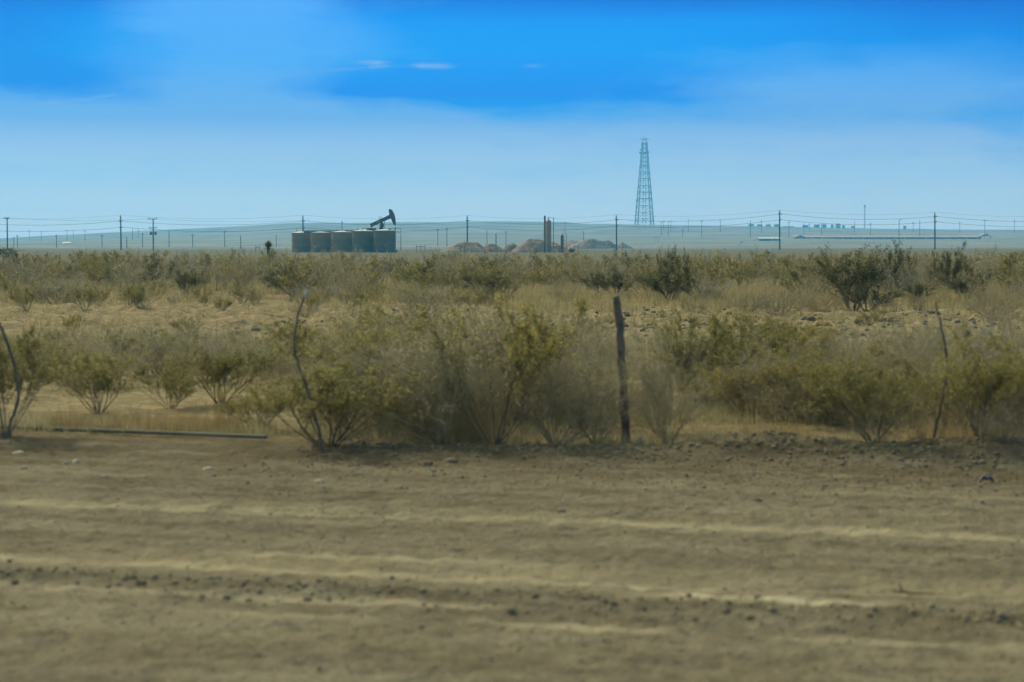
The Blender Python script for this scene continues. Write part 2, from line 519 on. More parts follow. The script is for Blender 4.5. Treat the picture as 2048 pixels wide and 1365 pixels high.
def ground_material():
    m, t, b, out = newmat('desert_ground')
    pos = t.n('ShaderNodeNewGeometry').outputs['Position']
    x, y, z = t.sep(pos)[0:3]
    v = t.m('ADD', t.m('MULTIPLY', x, SA), t.m('MULTIPLY', y, CA))
    d = t.m('SQRT', t.m('ADD', t.m('MULTIPLY', x, x), t.m('MULTIPLY', y, y)))
    n1 = t.noise(pos, .45, 5, .6)
    n2 = t.noise(pos, 3.2, 6, .65)
    n3 = t.noise(pos, 14.0, 5, .7)
    vw = t.m('ADD', v, t.m('MULTIPLY', t.m('SUBTRACT', n1, .5), 9))
    sand = t.mix(t.ss(n2, .35, .68), (.22, .185, .098), (.36, .30, .165))
    sand = t.mix(t.ss(n3, .45, .70, 0, .75), sand, (.15, .125, .068))
    nl = t.noise(t.vm('MULTIPLY', pos, (1.0, 2.6, 1.0)), 1.6, 6, .7)
    sand = t.mix(t.ss(nl, .48, .60, 0, .75), sand, (.15, .13, .07))
    litter = t.mix(t.ss(n2, .3, .7), (.14, .115, .058), (.27, .21, .105))
    litter = t.mix(t.ss(n3, .5, .7, 0, .55), litter, (.11, .09, .05))
    strip = t.m('MULTIPLY', t.ss(vw, 32, 36), t.ss(vw, 52, 60, 1, 0))
    leftp = t.m('MULTIPLY', t.ss(x, -1.0, .6, 1, 0), t.ss(vw, 26, 30, 1, 0))
    patch = t.ss(n1, .50, .62)
    f = t.m('ADD', t.m('ADD', strip, leftp), t.m('MULTIPLY', patch, .75), clamp=True)
    c = t.mix(f, litter, sand)
    edge = t.ss(t.m('ADD', v, t.m('MULTIPLY', t.m('SUBTRACT', n2, .5), .5)), 16.3, 17.1, 1, 0)
    c = t.mix(edge, c, t.mix(t.ss(n3, .3, .7), (.095, .08, .048), (.19, .16, .09)))
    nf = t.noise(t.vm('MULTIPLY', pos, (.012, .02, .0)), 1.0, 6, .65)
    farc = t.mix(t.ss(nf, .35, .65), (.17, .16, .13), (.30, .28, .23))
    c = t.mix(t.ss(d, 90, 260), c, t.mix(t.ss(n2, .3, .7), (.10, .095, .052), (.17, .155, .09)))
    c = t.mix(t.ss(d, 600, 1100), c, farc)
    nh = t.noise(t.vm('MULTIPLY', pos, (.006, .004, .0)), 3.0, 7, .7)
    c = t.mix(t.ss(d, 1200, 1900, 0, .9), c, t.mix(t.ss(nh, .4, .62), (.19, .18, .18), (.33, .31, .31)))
    t.put(b.inputs['Base Color'], c)
    b.inputs['Roughness'].default_value = 1.0
    b.inputs['Specular IOR Level'].default_value = 0.05
    h = t.m('ADD', t.m('MULTIPLY', n2, .6), t.m('MULTIPLY', n3, .4))
    bump(t, b, h, .8, .12)
    return m

def road_material():
    m, t, b, out = newmat('dirt_road')
    pos = t.n('ShaderNodeNewGeometry').outputs['Position']
    x, y, z = t.sep(pos)[0:3]
    v = t.m('ADD', t.m('MULTIPLY', x, SA), t.m('MULTIPLY', y, CA))
    u = t.m('SUBTRACT', t.m('MULTIPLY', x, CA), t.m('MULTIPLY', y, SA))
    uv = t.comb(u, v, 0.0)
    uvs = t.comb(t.m('MULTIPLY', u, .30), t.m('MULTIPLY', v, 2.2), 0.0)
    big = t.noise(uvs, 1.0, 5, .6)
    mid = t.noise(t.comb(t.m('MULTIPLY', u, 1.3), t.m('MULTIPLY', v, 4.0), 2.0), 1.0, 5, .6)
    fine = t.noise(uv, 9.0, 6, .7)
    peb = t.noise(uv, 26.0, 4, .7)
    lump = t.vor(uv, 13.0)
    c = t.mix(t.ss(big, .32, .68), (.155, .140, .092), (.25, .229, .152))
    c = t.mix(t.ss(mid, .40, .70, 0, .75), c, (.115, .098, .056))
    mott = t.noise(uv, 3.6, 5, .65)
    c = t.mix(t.ss(mott, .50, .66, 0, .6), c, (.24, .22, .135))
    c = t.mix(t.ss(fine, .5, .72, 0, .5), c, (.26, .235, .15))
    c = t.mix(t.ss(peb, .53, .66, 0, .7), c, (.09, .076, .046))
    grit = t.noise(t.vm('ADD', uv, (31.0, 7.0, 0.0)), 13.0, 5, .75)
    c = t.mix(t.ss(grit, .56, .68, 0, .7), c, (.33, .30, .20))
    c = t.mix(t.ss(grit, .34, .44, .6, 0), c, (.085, .072, .045))
    c = t.mix(t.ss(lump, .02, .12, .35, 0), c, (.36, .33, .22))
    wob = t.noise(t.comb(t.m('MULTIPLY', u, .35), 0.0, 0.0), 1.0, 3, .5)
    vv = t.m('ADD', v, t.m('MULTIPLY', t.m('SUBTRACT', wob, .5), .09))

    brk = t.noise(t.comb(t.m('MULTIPLY', u, .9), t.m('MULTIPLY', v, 1.6), 8.0), 1.0, 4, .6)
    def band(v0, w, k, col, u0=None, u1=None, nz=.5, frac=mid):
        nonlocal c
        a = t.m('DIVIDE', t.m('SUBTRACT', vv, v0), w)
        g = t.m('POWER', 2.718, t.m('MULTIPLY', t.m('MULTIPLY', a, a), -1.0))
        if u0 is not None:
            g = t.m('MULTIPLY', g, t.ss(u, u0 - .5, u0 + .5))
        if u1 is not None:
            g = t.m('MULTIPLY', g, t.ss(u, u1 - .4, u1 + .4, 1, 0))
        g = t.m('MULTIPLY', g, t.ss(frac, nz - .16, nz + .12, .05, 1.0))
        g = t.m('MULTIPLY', g, t.ss(brk, .36, .56, .25, 1.0))
        c = t.mix(t.m('MULTIPLY', g, k), c, col)
    pale = (.54, .49, .31); dust = (.25, .225, .13); dark = (.085, .070, .040)
    tread = t.noise(t.comb(t.m('MULTIPLY', u, 5.5), t.m('MULTIPLY', v, 3.0), 5.0), 1.0, 3, .5)
    band(15.3, .95, .85, (.115, .093, .052), nz=.38)
    band(13.0, .40, .4, dark, u1=-2.0)
    band(14.0, .10, .6, dust, u0=-2.5, frac=tread)
    band(12.2, .14, .95, (.40, .365, .225), frac=tread, nz=.42)
    band(14.05, .07, .7, (.28, .25, .15), u0=-1.5, nz=.42)
    band(12.18, .07, .6, (.33, .30, .18), nz=.34)
    band(12.45, .12, .5, dust, frac=fine)
    band(10.48, .09, .9, pale, u0=-4.6, u1=-2.6)
    band(10.05, .12, .95, pale, u1=-2.5, nz=.42)
    band(10.28, .10, .5, (.28, .21, .12), u1=-3.0, nz=.35)
    band(10.2, .38, .75, (.29, .26, .155), nz=.40)
    band(9.98, .07, .95, pale, u0=-2.3, u1=-1.4, nz=.4)
    band(9.70, .085, 1.0, (.60, .55, .36), u0=-1.8, u1=-.75, nz=.38)
    band(11.35, .08, .6, dust, u0=-1.2, u1=0.2)
    band(9.93, .06, .8, dark, u0=-1.5, u1=.4, nz=.4)
    band(9.42, .20, .6, dark, nz=.44)
    band(8.75, .10, .6, pale, u0=-4.5, u1=2.5, nz=.5)
    band(13.2, .5, .5, dark, u0=0.5, nz=.45)
    band(9.16, .06, .9, pale, u1=-2.6, nz=.45)
    band(8.2, .35, .35, dust, nz=.5)
    band(16.2, .35, .7, dark, nz=.4)
    t.put(b.inputs['Base Color'], c)
    b.inputs['Roughness'].default_value = 1.0
    b.inputs['Specular IOR Level'].default_value = 0.05
    h = t.m('ADD', t.m('ADD', t.m('MULTIPLY', fine, .6), t.m('MULTIPLY', peb, .35)), t.m('MULTIPLY', tread, .25))
    bump(t, b, h, 1.0, .07)
    return m
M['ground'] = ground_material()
M['road'] = road_material()

# ------------------------------------------------------------------ build the terrain sheet (one polar grid, split into road / ground / hills)
def build_terrain():
    az = np.concatenate([np.linspace(-180, -34, 50)[:-1], np.linspace(-34, -17.5, 60)[:-1], np.linspace(-17.5, 17.5, 640)[:-1], np.linspace(17.5, 34, 60)[:-1], np.linspace(34, 180, 50)])
    az = np.radians(az)
    rr = [0.4, 1.2, 2.2, 3.4, 4.6, 5.6, 6.4, 7.0]
    r = 7.0
    while r < 19.5: r += 0.028; rr.append(r)
    while r < 62: r *= 1.0040; rr.append(r)
    while r < 700: r *= 1.02; rr.append(r)
    while r < 3100: r *= 1.012; rr.append(r)
    while r < 3380: r *= 1.02; rr.append(r)
    rr = np.array(rr)
    A, Rr = np.meshgrid(az, rr)
    X = np.sin(A) * Rr; Y = np.cos(A) * Rr
    Z = height(X, Y)
    V = np.stack([X, Y, Z], -1).reshape(-1, 3)
    nr, na = A.shape
    i = np.arange(nr - 1)[:, None] * na + np.arange(na - 1)[None, :]
    Q = np.stack([i, i + 1, i + na + 1, i + na], -1)
    xc = (X[:-1, :-1] + X[1:, 1:]) / 2; yc = (Y[:-1, :-1] + Y[1:, 1:]) / 2
    vc = xc * SA + yc * CA; dc = np.hypot(xc, yc)
    kind = np.where(dc > 1150, 2, np.where((vc < ROAD_EDGE) & (dc < 120), 0, 1))
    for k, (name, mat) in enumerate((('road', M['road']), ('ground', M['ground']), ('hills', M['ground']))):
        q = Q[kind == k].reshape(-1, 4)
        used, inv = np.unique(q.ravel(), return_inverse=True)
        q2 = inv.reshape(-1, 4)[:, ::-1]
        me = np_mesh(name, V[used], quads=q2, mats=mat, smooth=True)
        tag(link(name, me), kind='structure')
build_terrain()


# ------------------------------------------------------------------ plants
def branch_field(rng, n, H, spread, kids, lens, rad, wob=.10, up=.06, segs=4, base=.08, start=.30, arch=0.0):
    """grow n stems with len(kids) orders of side twigs -> arrays p0, p1, r0, r1, level"""
    out = []
    def rec(p, d, L, r, lv):
        ns = max(2, segs - lv)
        pts = []
        for i in range(ns):
            d = d + rng.normal(0, wob, 3); d[2] += up - arch * i / ns
            d /= np.linalg.norm(d)
            q = p + d * (L / ns)
            r2 = r * (.86 if i < ns - 1 else .6)
            out.append((p, q, r, r2, lv)); pts.append((p, q, d, r2))
            p = q; r = r2
        if lv < len(kids):
            for k in range(kids[lv]):
                t = start + (1 - start) * (k + rng.random()) / kids[lv]
                j = min(ns - 1, int(t * ns)); f = t * ns - j
                a, b, dd, rr = pts[j]
                side = rng.normal(0, 1, 3); side /= np.linalg.norm(side)
                nd = dd + side * .75; nd[2] += .12; nd /= np.linalg.norm(nd)
                rec(a + (b - a) * min(f, 1), nd, L * lens[lv] * rng.uniform(.6, 1.2), max(rr * .62, .0012), lv + 1)
    for i in range(n):
        az = rng.uniform(0, 2 * np.pi); tl = spread * math.sqrt(rng.uniform(.02, 1))
        d = np.array([math.sin(tl) * math.cos(az), math.sin(tl) * math.sin(az), math.cos(tl)])
        p = np.array([math.cos(az), math.sin(az), 0]) * base * rng.random()
        rec(p, d, H * rng.uniform(.62, .95), rad * rng.uniform(.7, 1.1), 0)
    P0 = np.array([o[0] for o in out]); P1 = np.array([o[1] for o in out])
    return P0, P1, np.array([o[2] for o in out]), np.array([o[3] for o in out]), np.array([o[4] for o in out])

def leaves(rng, P0, P1, w, n, size, jit, aspect=.5):
    idx = rng.choice(len(P0), n, p=w / w.sum())
    t = rng.random((n, 1))
    c = P0[idx] * (1 - t) + P1[idx] * t + rng.normal(0, jit, (n, 3))
    c[:, 2] = np.maximum(c[:, 2], .02)
    a = rng.normal(0, 1, (n, 3)); a[:, 2] = np.abs(a[:, 2]) * .8; a /= np.linalg.norm(a, axis=1, keepdims=True)
    b = np.cross(a, rng.normal(0, 1, (n, 3))); b /= np.linalg.norm(b, axis=1, keepdims=True)
    s = size * rng.uniform(.6, 1.35, (n, 1))
    V = np.stack([c - a * s * .5, c + b * s * aspect * .5, c + a * s * .5, c - b * s * aspect * .5], 1).reshape(-1, 3)
    return V, np.arange(n * 4).reshape(-1, 4)

# kind -> settings; LOD 0 near the road, 1 middle, 2 the dense band, 3 far brush
def plant_arrays(kind, lod, seed):
    rng = np.random.default_rng(seed)
    if kind == 'creosote_bush':
        n = (15, 13, 10, 6)[lod]; kids = ((5, 5, 3), (5, 4), (4, 3), (3,))[lod]
        P0, P1, r0, r1, lv = branch_field(rng, n, 1.15, .80, kids, (.46, .5, .5), 0.009, .12, .03)
        cl = rng.random(len(P0)) ** (5.0 if lod == 0 else 4.0 if lod == 1 else 2.5)
        w = np.clip(P0[:, 2] - .32, 0, .8) * (lv >= len(kids) - 1) * cl + 1e-9
        L = leaves(rng, P0, P1, w, (13000, 5200, 1700, 260)[lod], (.030, .036, .055, .12)[lod], (.024, .026, .034, .06)[lod])
    elif kind == 'bare_bush':
        n = (18, 15, 11, 7)[lod]; kids = ((6, 5, 4), (6, 5), (6, 4), (5,))[lod]
        P0, P1, r0, r1, lv = branch_field(rng, n, 1.15, .95, kids, (.50, .5, .5), .011, .17, .03)
        w = np.clip(P0[:, 2] - .2, 0, 1) * (lv >= 1) * rng.random(len(P0)) ** (4.0 if lod == 0 else 1.5) + 1e-9
        L = leaves(rng, P0, P1, w, (6500, 3000, 1100, 150)[lod], (.022, .026, .042, .10)[lod], (.03, .03, .035, .06)[lod], .35)
    elif kind == 'mesquite_shrub':
        n = (8, 8, 7, 5)[lod]; kids = ((6, 5, 3), (6, 5), (5, 4), (4,))[lod]
        P0, P1, r0, r1, lv = branch_field(rng, n, 1.15, .72, kids, (.48, .5, .5), .022, .13, .05)
        cl = rng.random(len(P0)) ** 1.3
        w = np.clip(P0[:, 2] - .10, 0, .6) * (lv >= 1) * cl + 1e-9
        L = leaves(rng, P0, P1, w, (13000, 11000, 3000, 280)[lod], (.026, .036, .06, .13)[lod], (.025, .03, .045, .07)[lod], .4)
    elif kind == 'dry_bush':
        n = (90, 70, 40, 14)[lod]; kids = ((3,), (3,), (2,), (2,))[lod]
        P0, P1, r0, r1, lv = branch_field(rng, n, 1.0, 1.15, kids, (.4,), .004, .08, .05)
        w = np.clip(P0[:, 2] - .1, 0, .8) + 1e-9
        L = leaves(rng, P0, P1, w, (5000, 3200, 1200, 200)[lod], (.022, .030, .05, .11)[lod], (.02, .02, .03, .05)[lod], .3)
    rmin = (.0017, .0032, .006, .013)[lod]
    r0 = np.maximum(r0, rmin); r1 = np.maximum(r1, rmin * .7)
    T = tubes(P0, P1, r0, r1, (4, 3, 3, 3)[lod])
    return T, L

PLANT_MATS = {'creosote_bush': ('stem', 'leaf'), 'bare_bush': ('twig', 'fuzz'), 'mesquite_shrub': ('stem', 'leaf_dark'), 'dry_bush': ('twig', 'leaf_dry')}
PROTO = {}
def proto(kind, lod, i):
    key = (kind, lod, i)
    if key not in PROTO:
        (tv, tq), (lv, lq) = plant_arrays(kind, lod, hash_seed(kind, lod, i))
        sm, lm = PLANT_MATS[kind]
        ext = np.percentile(np.hypot(lv[:, 0], lv[:, 1]), 96); top = np.percentile(tv[:, 2], 99.5)
        if lod == 3:
            PROTO[key] = (tv, tq, lv, lq, ext, top)
        elif lod == 2:
            me = np_mesh(kind, np.concatenate([tv, lv]), quads=np.concatenate([tq, lq + len(tv)]), mats=[M[sm], M[lm]],
                         qm=np.concatenate([np.zeros(len(tq), int), np.ones(len(lq), int)]))
            PROTO[key] = (me, ext, top)
        else:
            PROTO[key] = (np_mesh('stems', tv, quads=tq, mats=M[sm]), np_mesh('foliage', lv, quads=lq, mats=M[lm]), ext, top)
    return PROTO[key]
def hash_seed(kind, lod, i):
    return {'creosote_bush': 100, 'bare_bush': 200, 'mesquite_shrub': 300, 'dry_bush': 400}[kind] + lod * 10 + i

rnd = random.Random(11)
def plant(kind, x, y, h, w, lod, i, label, group=None, rz=None, lean=0.0):
    """one plant of height h and overall width w standing at x, y"""
    z = gz(x, y) - .02
    cat = {'creosote_bush': 'bush', 'bare_bush': 'bush', 'mesquite_shrub': 'shrub', 'dry_bush': 'bush'}[kind]
    rz = rnd.uniform(0, 6.28) if rz is None else rz
    if lod == 2:
        me, ext, top = proto(kind, lod, i)
        o = link(kind, me, loc=(x, y, z))
    else:
        a, b, ext, top = proto(kind, lod, i)
        o = empty(kind, (x, y, z))
        link('stems', a, o); link('foliage', b, o)
    o.rotation_euler = (0, lean, rz) if lean else (0, 0, rz)
    o.scale = (w / 2 / ext, w / 2 / ext, h / top)
    return tag(o, label, cat, group)

def bush(kind, px, pyb, pyt, wpx, lod, i, label, group=None, **k):
    """plant whose foot, top and width are read off the photograph, at its true distance"""
    x, y = at(px, pyb)
    return plant(kind, x, y, (pyb - pyt) / F * y, wpx / F * y, lod, i, label, group, **k)

NEAR = [
 ('creosote_bush', 5, 880, 640, 250, 0, 0, 'olive creosote bush behind the bowed grey stake at the far left'),
 ('creosote_bush', 195, 828, 695, 210, 0, 1, 'small creosote bush with bare fanned stems on pale sand above the pipe'),
 ('creosote_bush', 340, 818, 726, 150, 0, 2, 'low olive creosote bush just right of the fan-stemmed one on pale sand'),
 ('creosote_bush', 440, 806, 668, 250, 0, 3, 'olive creosote bush with a ragged crown at the right end of the pale sand'),
 ('creosote_bush', 655, 897, 715, 400, 0, 4, 'broad creosote bush with dark foot wrapped round the white-capped stake'),
 ('creosote_bush', 520, 862, 760, 190, 0, 2, 'yellow-olive creosote clump leaning over the end of the pale pipe'),
 ('creosote_bush', 573, 744, 632, 190, 0, 0, 'rounded creosote bush on bare sand behind the white-capped stake'),
 ('creosote_bush', 146, 672, 628, 66, 1, 0, 'small dark creosote bush alone on the ploughed sand strip'),
 ('creosote_bush', 376, 672, 630, 80, 1, 1, 'small pale creosote bush on the ploughed sand strip'),
 ('creosote_bush', 70, 760, 665, 210, 0, 3, 'thin creosote bush among dry grass near the bowed grey stake'),
 ('bare_bush', 335, 765, 640, 270, 0, 0, 'grey leafless bush spreading behind the small creosotes on the sand'),
 ('bare_bush', 455, 742, 650, 170, 0, 1, 'grey leafless bush standing left of the rounded creosote'),
 ('bare_bush', 228, 725, 645, 150, 1, 2, 'thin leafless bush with arching twigs above dry grass'),
 ('bare_bush', 880, 893, 640, 340, 0, 1, 'large grey tangled bush at the road edge, left part of the thicket'),
 ('bare_bush', 1110, 895, 680, 330, 0, 2, 'large grey tangled bush just left of the wooden post'),
 ('creosote_bush', 990, 893, 600, 390, 1, 3, 'tallest olive creosote bush in the roadside thicket'),
 ('creosote_bush', 800, 850, 660, 280, 0, 1, 'olive creosote bush between the white-capped stake and the grey thicket'),
 ('creosote_bush', 1060, 820, 640, 240, 1, 4, 'creosote bush behind the roadside thicket with long thin stems'),
 ('mesquite_shrub', 966, 606, 526, 100, 1, 0, 'dark mesquite touching the left side of the round olive creosote above the thicket'),
 ('creosote_bush', 1003, 610, 522, 125, 1, 1, 'round olive creosote bush standing above the roadside thicket beside the dark mesquite'),
 ('bare_bush', 1335, 893, 650, 210, 0, 0, 'leafless bush with dark crossed branches right of the wooden post'),
 ('bare_bush', 1215, 800, 650, 210, 0, 2, 'grey leafless bush seen behind the wooden post'),
 ('creosote_bush', 1475, 795, 618, 250, 0, 0, 'dense creosote bush with dark leaf clumps right of the crossed branches'),
 ('creosote_bush', 1375, 800, 620, 180, 0, 2, 'thin creosote bush just behind the crossed dark branches'),
 ('creosote_bush', 1660, 835, 690, 290, 0, 4, 'low wide creosote bush behind the dirt mound'),
 ('creosote_bush', 1750, 912, 745, 320, 0, 1, 'round creosote bush with fanned stems at the road edge left of the right stake'),
 ('bare_bush', 1820, 800, 645, 240, 0, 1, 'grey leafless bush behind the right-hand stake'),
 ('creosote_bush', 1965, 915, 700, 260, 0, 3, 'golden-olive creosote bush right of the right-hand stake'),
 ('creosote_bush', 2060, 890, 640, 330, 0, 2, 'tall golden creosote bush at the far right of the road edge'),
 ('bare_bush', 2030, 700, 590, 150, 1, 0, 'slanting leafless bush at the far right of the sand strip'),
 ('creosote_bush', 1738, 655, 620, 90, 1, 2, 'small green creosote bush on the sand strip behind the low wide bush'),
 ('creosote_bush', 1185, 690, 622, 120, 1, 3, 'grey-green creosote bush on the sand strip left of the wooden post top'),
 ('creosote_bush', 1560, 735, 640, 170, 0, 1, 'straggly creosote bush behind the dense dark-clumped one'),
 ('bare_bush', 700, 800, 690, 200, 0, 0, 'brown leafless bush low behind the broad creosote'),
 ('creosote_bush', 290, 618, 560, 105, 1, 0, 'plump creosote bush at the far edge of the sand strip'),
 ('creosote_bush', 197, 613, 568, 72, 1, 3, 'small creosote bush left of the plump one past the sand strip'),
 ('creosote_bush', 485, 608, 564, 66, 1, 1, 'vase-shaped creosote bush with dark leafy top past the sand strip'),
 ('creosote_bush', 722, 617, 575, 76, 1, 2, 'round creosote bush in dry grass below the storage tanks'),
 ('creosote_bush', 400, 607, 570, 66, 1, 3, 'creosote bush between the plump and the vase-shaped ones'),
 ('bare_bush', 850, 650, 562, 200, 1, 1, 'wide leafless bush on the near side of the golden grass'),
 ('bare_bush', 110, 607, 545, 170, 1, 0, 'grey hazy leafless bush left of the small creosote past the sand strip'),
 ('bare_bush', 690, 583, 505, 110, 1, 2, 'thin leafless mesquite with upright twigs below the dark storage tanks'),
 ('mesquite_shrub', 580, 588, 533, 110, 1, 1, 'dark green bush below the left end of the tank row'),
 ('mesquite_shrub', 1340, 604, 520, 140, 1, 2, 'dark round mesquite shrub in the golden grass below the lattice tower'),
 ('mesquite_shrub', 1338, 588, 494, 48, 1, 0, 'slim little tree with a dark tuft above the round mesquite'),
 ('mesquite_shrub', 1371, 585, 500, 34, 1, 1, 'smaller tufted tree just right of the slim one'),
 ('mesquite_shrub', 1706, 622, 490, 165, 1, 0, 'big dark green mesquite with upswept plumes beside the golden grass'),
 ('mesquite_shrub', 1782, 598, 490, 90, 1, 2, 'dark green mesquite touching the big plumed one on its right'),
 ('mesquite_shrub', 1908, 596, 491, 105, 1, 1, 'dark leaning mesquite standing apart right of the two joined ones'),
 ('mesquite_shrub', 1735, 626, 565, 130, 1, 1, 'low dark shrub crowding the foot of the big plumed mesquite'),
 ('mesquite_shrub', 1840, 607, 563, 66, 1, 0, 'low dark round shrub between the mesquites'),
 ('mesquite_shrub', 1205, 590, 540, 110, 1, 1, 'green bushy shrub at the back of the golden grass'),
 ('mesquite_shrub', 905, 560, 515, 80, 1, 2, 'dark shrub in the brush left of the dirt piles'),
 ('mesquite_shrub', 8, 515, 494, 60, 1, 0, 'dark shrub on the skyline at the foot of the leftmost utility pole'),
 ('dry_bush', 1130, 605, 560, 110, 1, 0, 'rounded straw-coloured bush in the golden grass'),
 ('dry_bush', 1560, 635, 568, 150, 1, 1, 'rusty dry bush left of the big dark mesquite'),
 ('dry_bush', 1640, 622, 575, 110, 1, 2, 'brown dry bush at the foot of the big dark mesquite'),
 ('dry_bush', 1985, 640, 570, 130, 1, 0, 'tan dry bush below the leaning mesquite'),
 ('dry_bush', 2010, 925, 830, 190, 0, 1, 'rust-coloured dry bush at the road edge on the far right'),
 ('dry_bush', 940, 885, 810, 130, 0, 2, 'brown dry bush low in the roadside thicket'),
 ('dry_bush', 120, 680, 650, 70, 1, 2, 'grey-brown dry bush beside the small dark creosote on the sand'),
 ('dry_bush', 610, 640, 610, 70, 1, 1, 'pale dry bush behind the top of the white-capped stake'),
]
for n_ in NEAR:
    bush(*n_)

FILL = [
 ('bare_bush', 660, 1210, 17.4, 24, 600, 700, 24, 'fine grey-brown brush woven through the thicket left of the wooden post', 'brush woven through the roadside thicket'),
 ('creosote_bush', 640, 1200, 18, 30, 605, 700, 14, 'olive creosote filling the middle of the roadside thicket', 'creosote woven through the roadside thicket'),
 ('bare_bush', 1290, 2060, 17.8, 27, 625, 720, 22, 'grey twiggy brush behind the road edge right of the wooden post', 'twiggy brush right of the wooden post'),
 ('creosote_bush', 1380, 2060, 18.5, 30, 640, 740, 14, 'ragged olive creosote behind the road edge right of the wooden post', 'ragged creosotes right of the wooden post'),
 ('bare_bush', -20, 620, 24.5, 36, 645, 690, 12, 'low grey brush in the dry litter between pale sand and ploughed strip', 'low brush between the sand patches'),
 ('dry_bush', -20, 1300, 24, 37, 660, 710, 20, 'small dry clump in the litter short of the ploughed strip', 'small dry clumps short of the ploughed strip'),
 ('creosote_bush', -20, 800, 24.5, 34, 650, 695, 8, 'low olive creosote in the litter short of the ploughed strip', 'low creosotes short of the ploughed strip'),
 ('bare_bush', 60, 540, 24.1, 27.5, 640, 690, 12, 'tangled grey brush behind the creosotes on the pale sand', 'tangled brush behind the pale sand'),
 ('creosote_bush', -20, 1000, 51, 60, 560, 590, 14, 'small olive creosote dotting the far edge of the ploughed strip', 'creosotes along the far edge of the ploughed strip'),
 ('bare_bush', -20, 1000, 52, 61, 545, 585, 14, 'hazy grey brush along the far edge of the ploughed strip', 'grey brush along the far edge of the ploughed strip'),
 ('dry_bush', 1380, 2060, 48, 60, 570, 600, 10, 'dry brown brush below the dark mesquites', 'dry brush below the mesquites'),
 ('bare_bush', 1400, 2060, 50, 60, 545, 585, 8, 'grey twiggy brush between the dark mesquites', 'twiggy brush between the mesquites'),
]
frs = random.Random(21)
for kind, a, b, d0, d1, y0, y1, n, lb, gr in FILL:
    for k in range(n):
        D = frs.uniform(d0, d1); px = a + (b - a) * (k + frs.random()) / n
        pyb = HOR + EYE * F / D; pyt = frs.uniform(y0, y1)
        h = max(.3, (pyb - pyt) / F * D); x = (px - 1024) / F * D
        if px < 480 and D < 24: continue
        plant(kind, x, D, h, h * frs.uniform(1.2, 1.8), 0 if D < 24 else 1, frs.randrange(4), lb, gr)

# the dense band past the sand: individuals out to 105 m
BAND_LABEL = {
 'creosote_bush': ('olive creosote bush in the dense brush band beyond the sand strip', 'creosote bushes of the brush band'),
 'bare_bush': ('grey twiggy bush in the dense brush band beyond the sand strip', 'leafless bushes of the brush band'),
 'dry_bush': ('straw-brown bush in the dense brush band beyond the sand strip', 'dry bushes of the brush band'),
 'mesquite_shrub': ('dark green shrub half hidden in the dense brush band', 'dark shrubs of the brush band')}
prs = random.Random(5)
n_band = 0
taken = [at(a[1], a[2]) for a in NEAR]
for k in range(2000):
    D = math.sqrt(prs.uniform(59 ** 2, 108 ** 2))
    px = prs.uniform(-60, 2110)
    x = (px - 1024) / F * D
    dens = .5 + 1.2 * float(vnoise(np.array([x * .09]), np.array([D * .05]), 7)[0]) + (.30 if D > 72 else .10)
    if 1020 < px < 1650 and D < 76: dens -= .5
    if prs.random() > dens: continue
    if any((x - a) ** 2 + (D - b) ** 2 < .65 ** 2 for a, b in taken): continue
    taken.append((x, D))
    q = prs.random()
    kind = 'bare_bush' if q < .42 else 'creosote_bush' if q < .76 else 'dry_bush' if q < .93 else 'mesquite_shrub'
    h = {'bare_bush': prs.uniform(.9, 1.6), 'creosote_bush': prs.uniform(.8, 1.4), 'dry_bush': prs.uniform(.4, .8), 'mesquite_shrub': prs.uniform(.8, 1.45)}[kind]
    off = 9 - 7 * min(1, max(0, (px - 1250) / 350))
    if kind != 'mesquite_shrub': h = min(h, EYE - (off + prs.gauss(0, 4)) * D / F)
    w = h * prs.uniform(1.1, 1.7)
    lb, gr = BAND_LABEL[kind]
    plant(kind, x, D, h, w, 2, prs.randrange(5), lb, gr)
    n_band += 1
    if n_band >= 520: break
print('band plants', n_band)

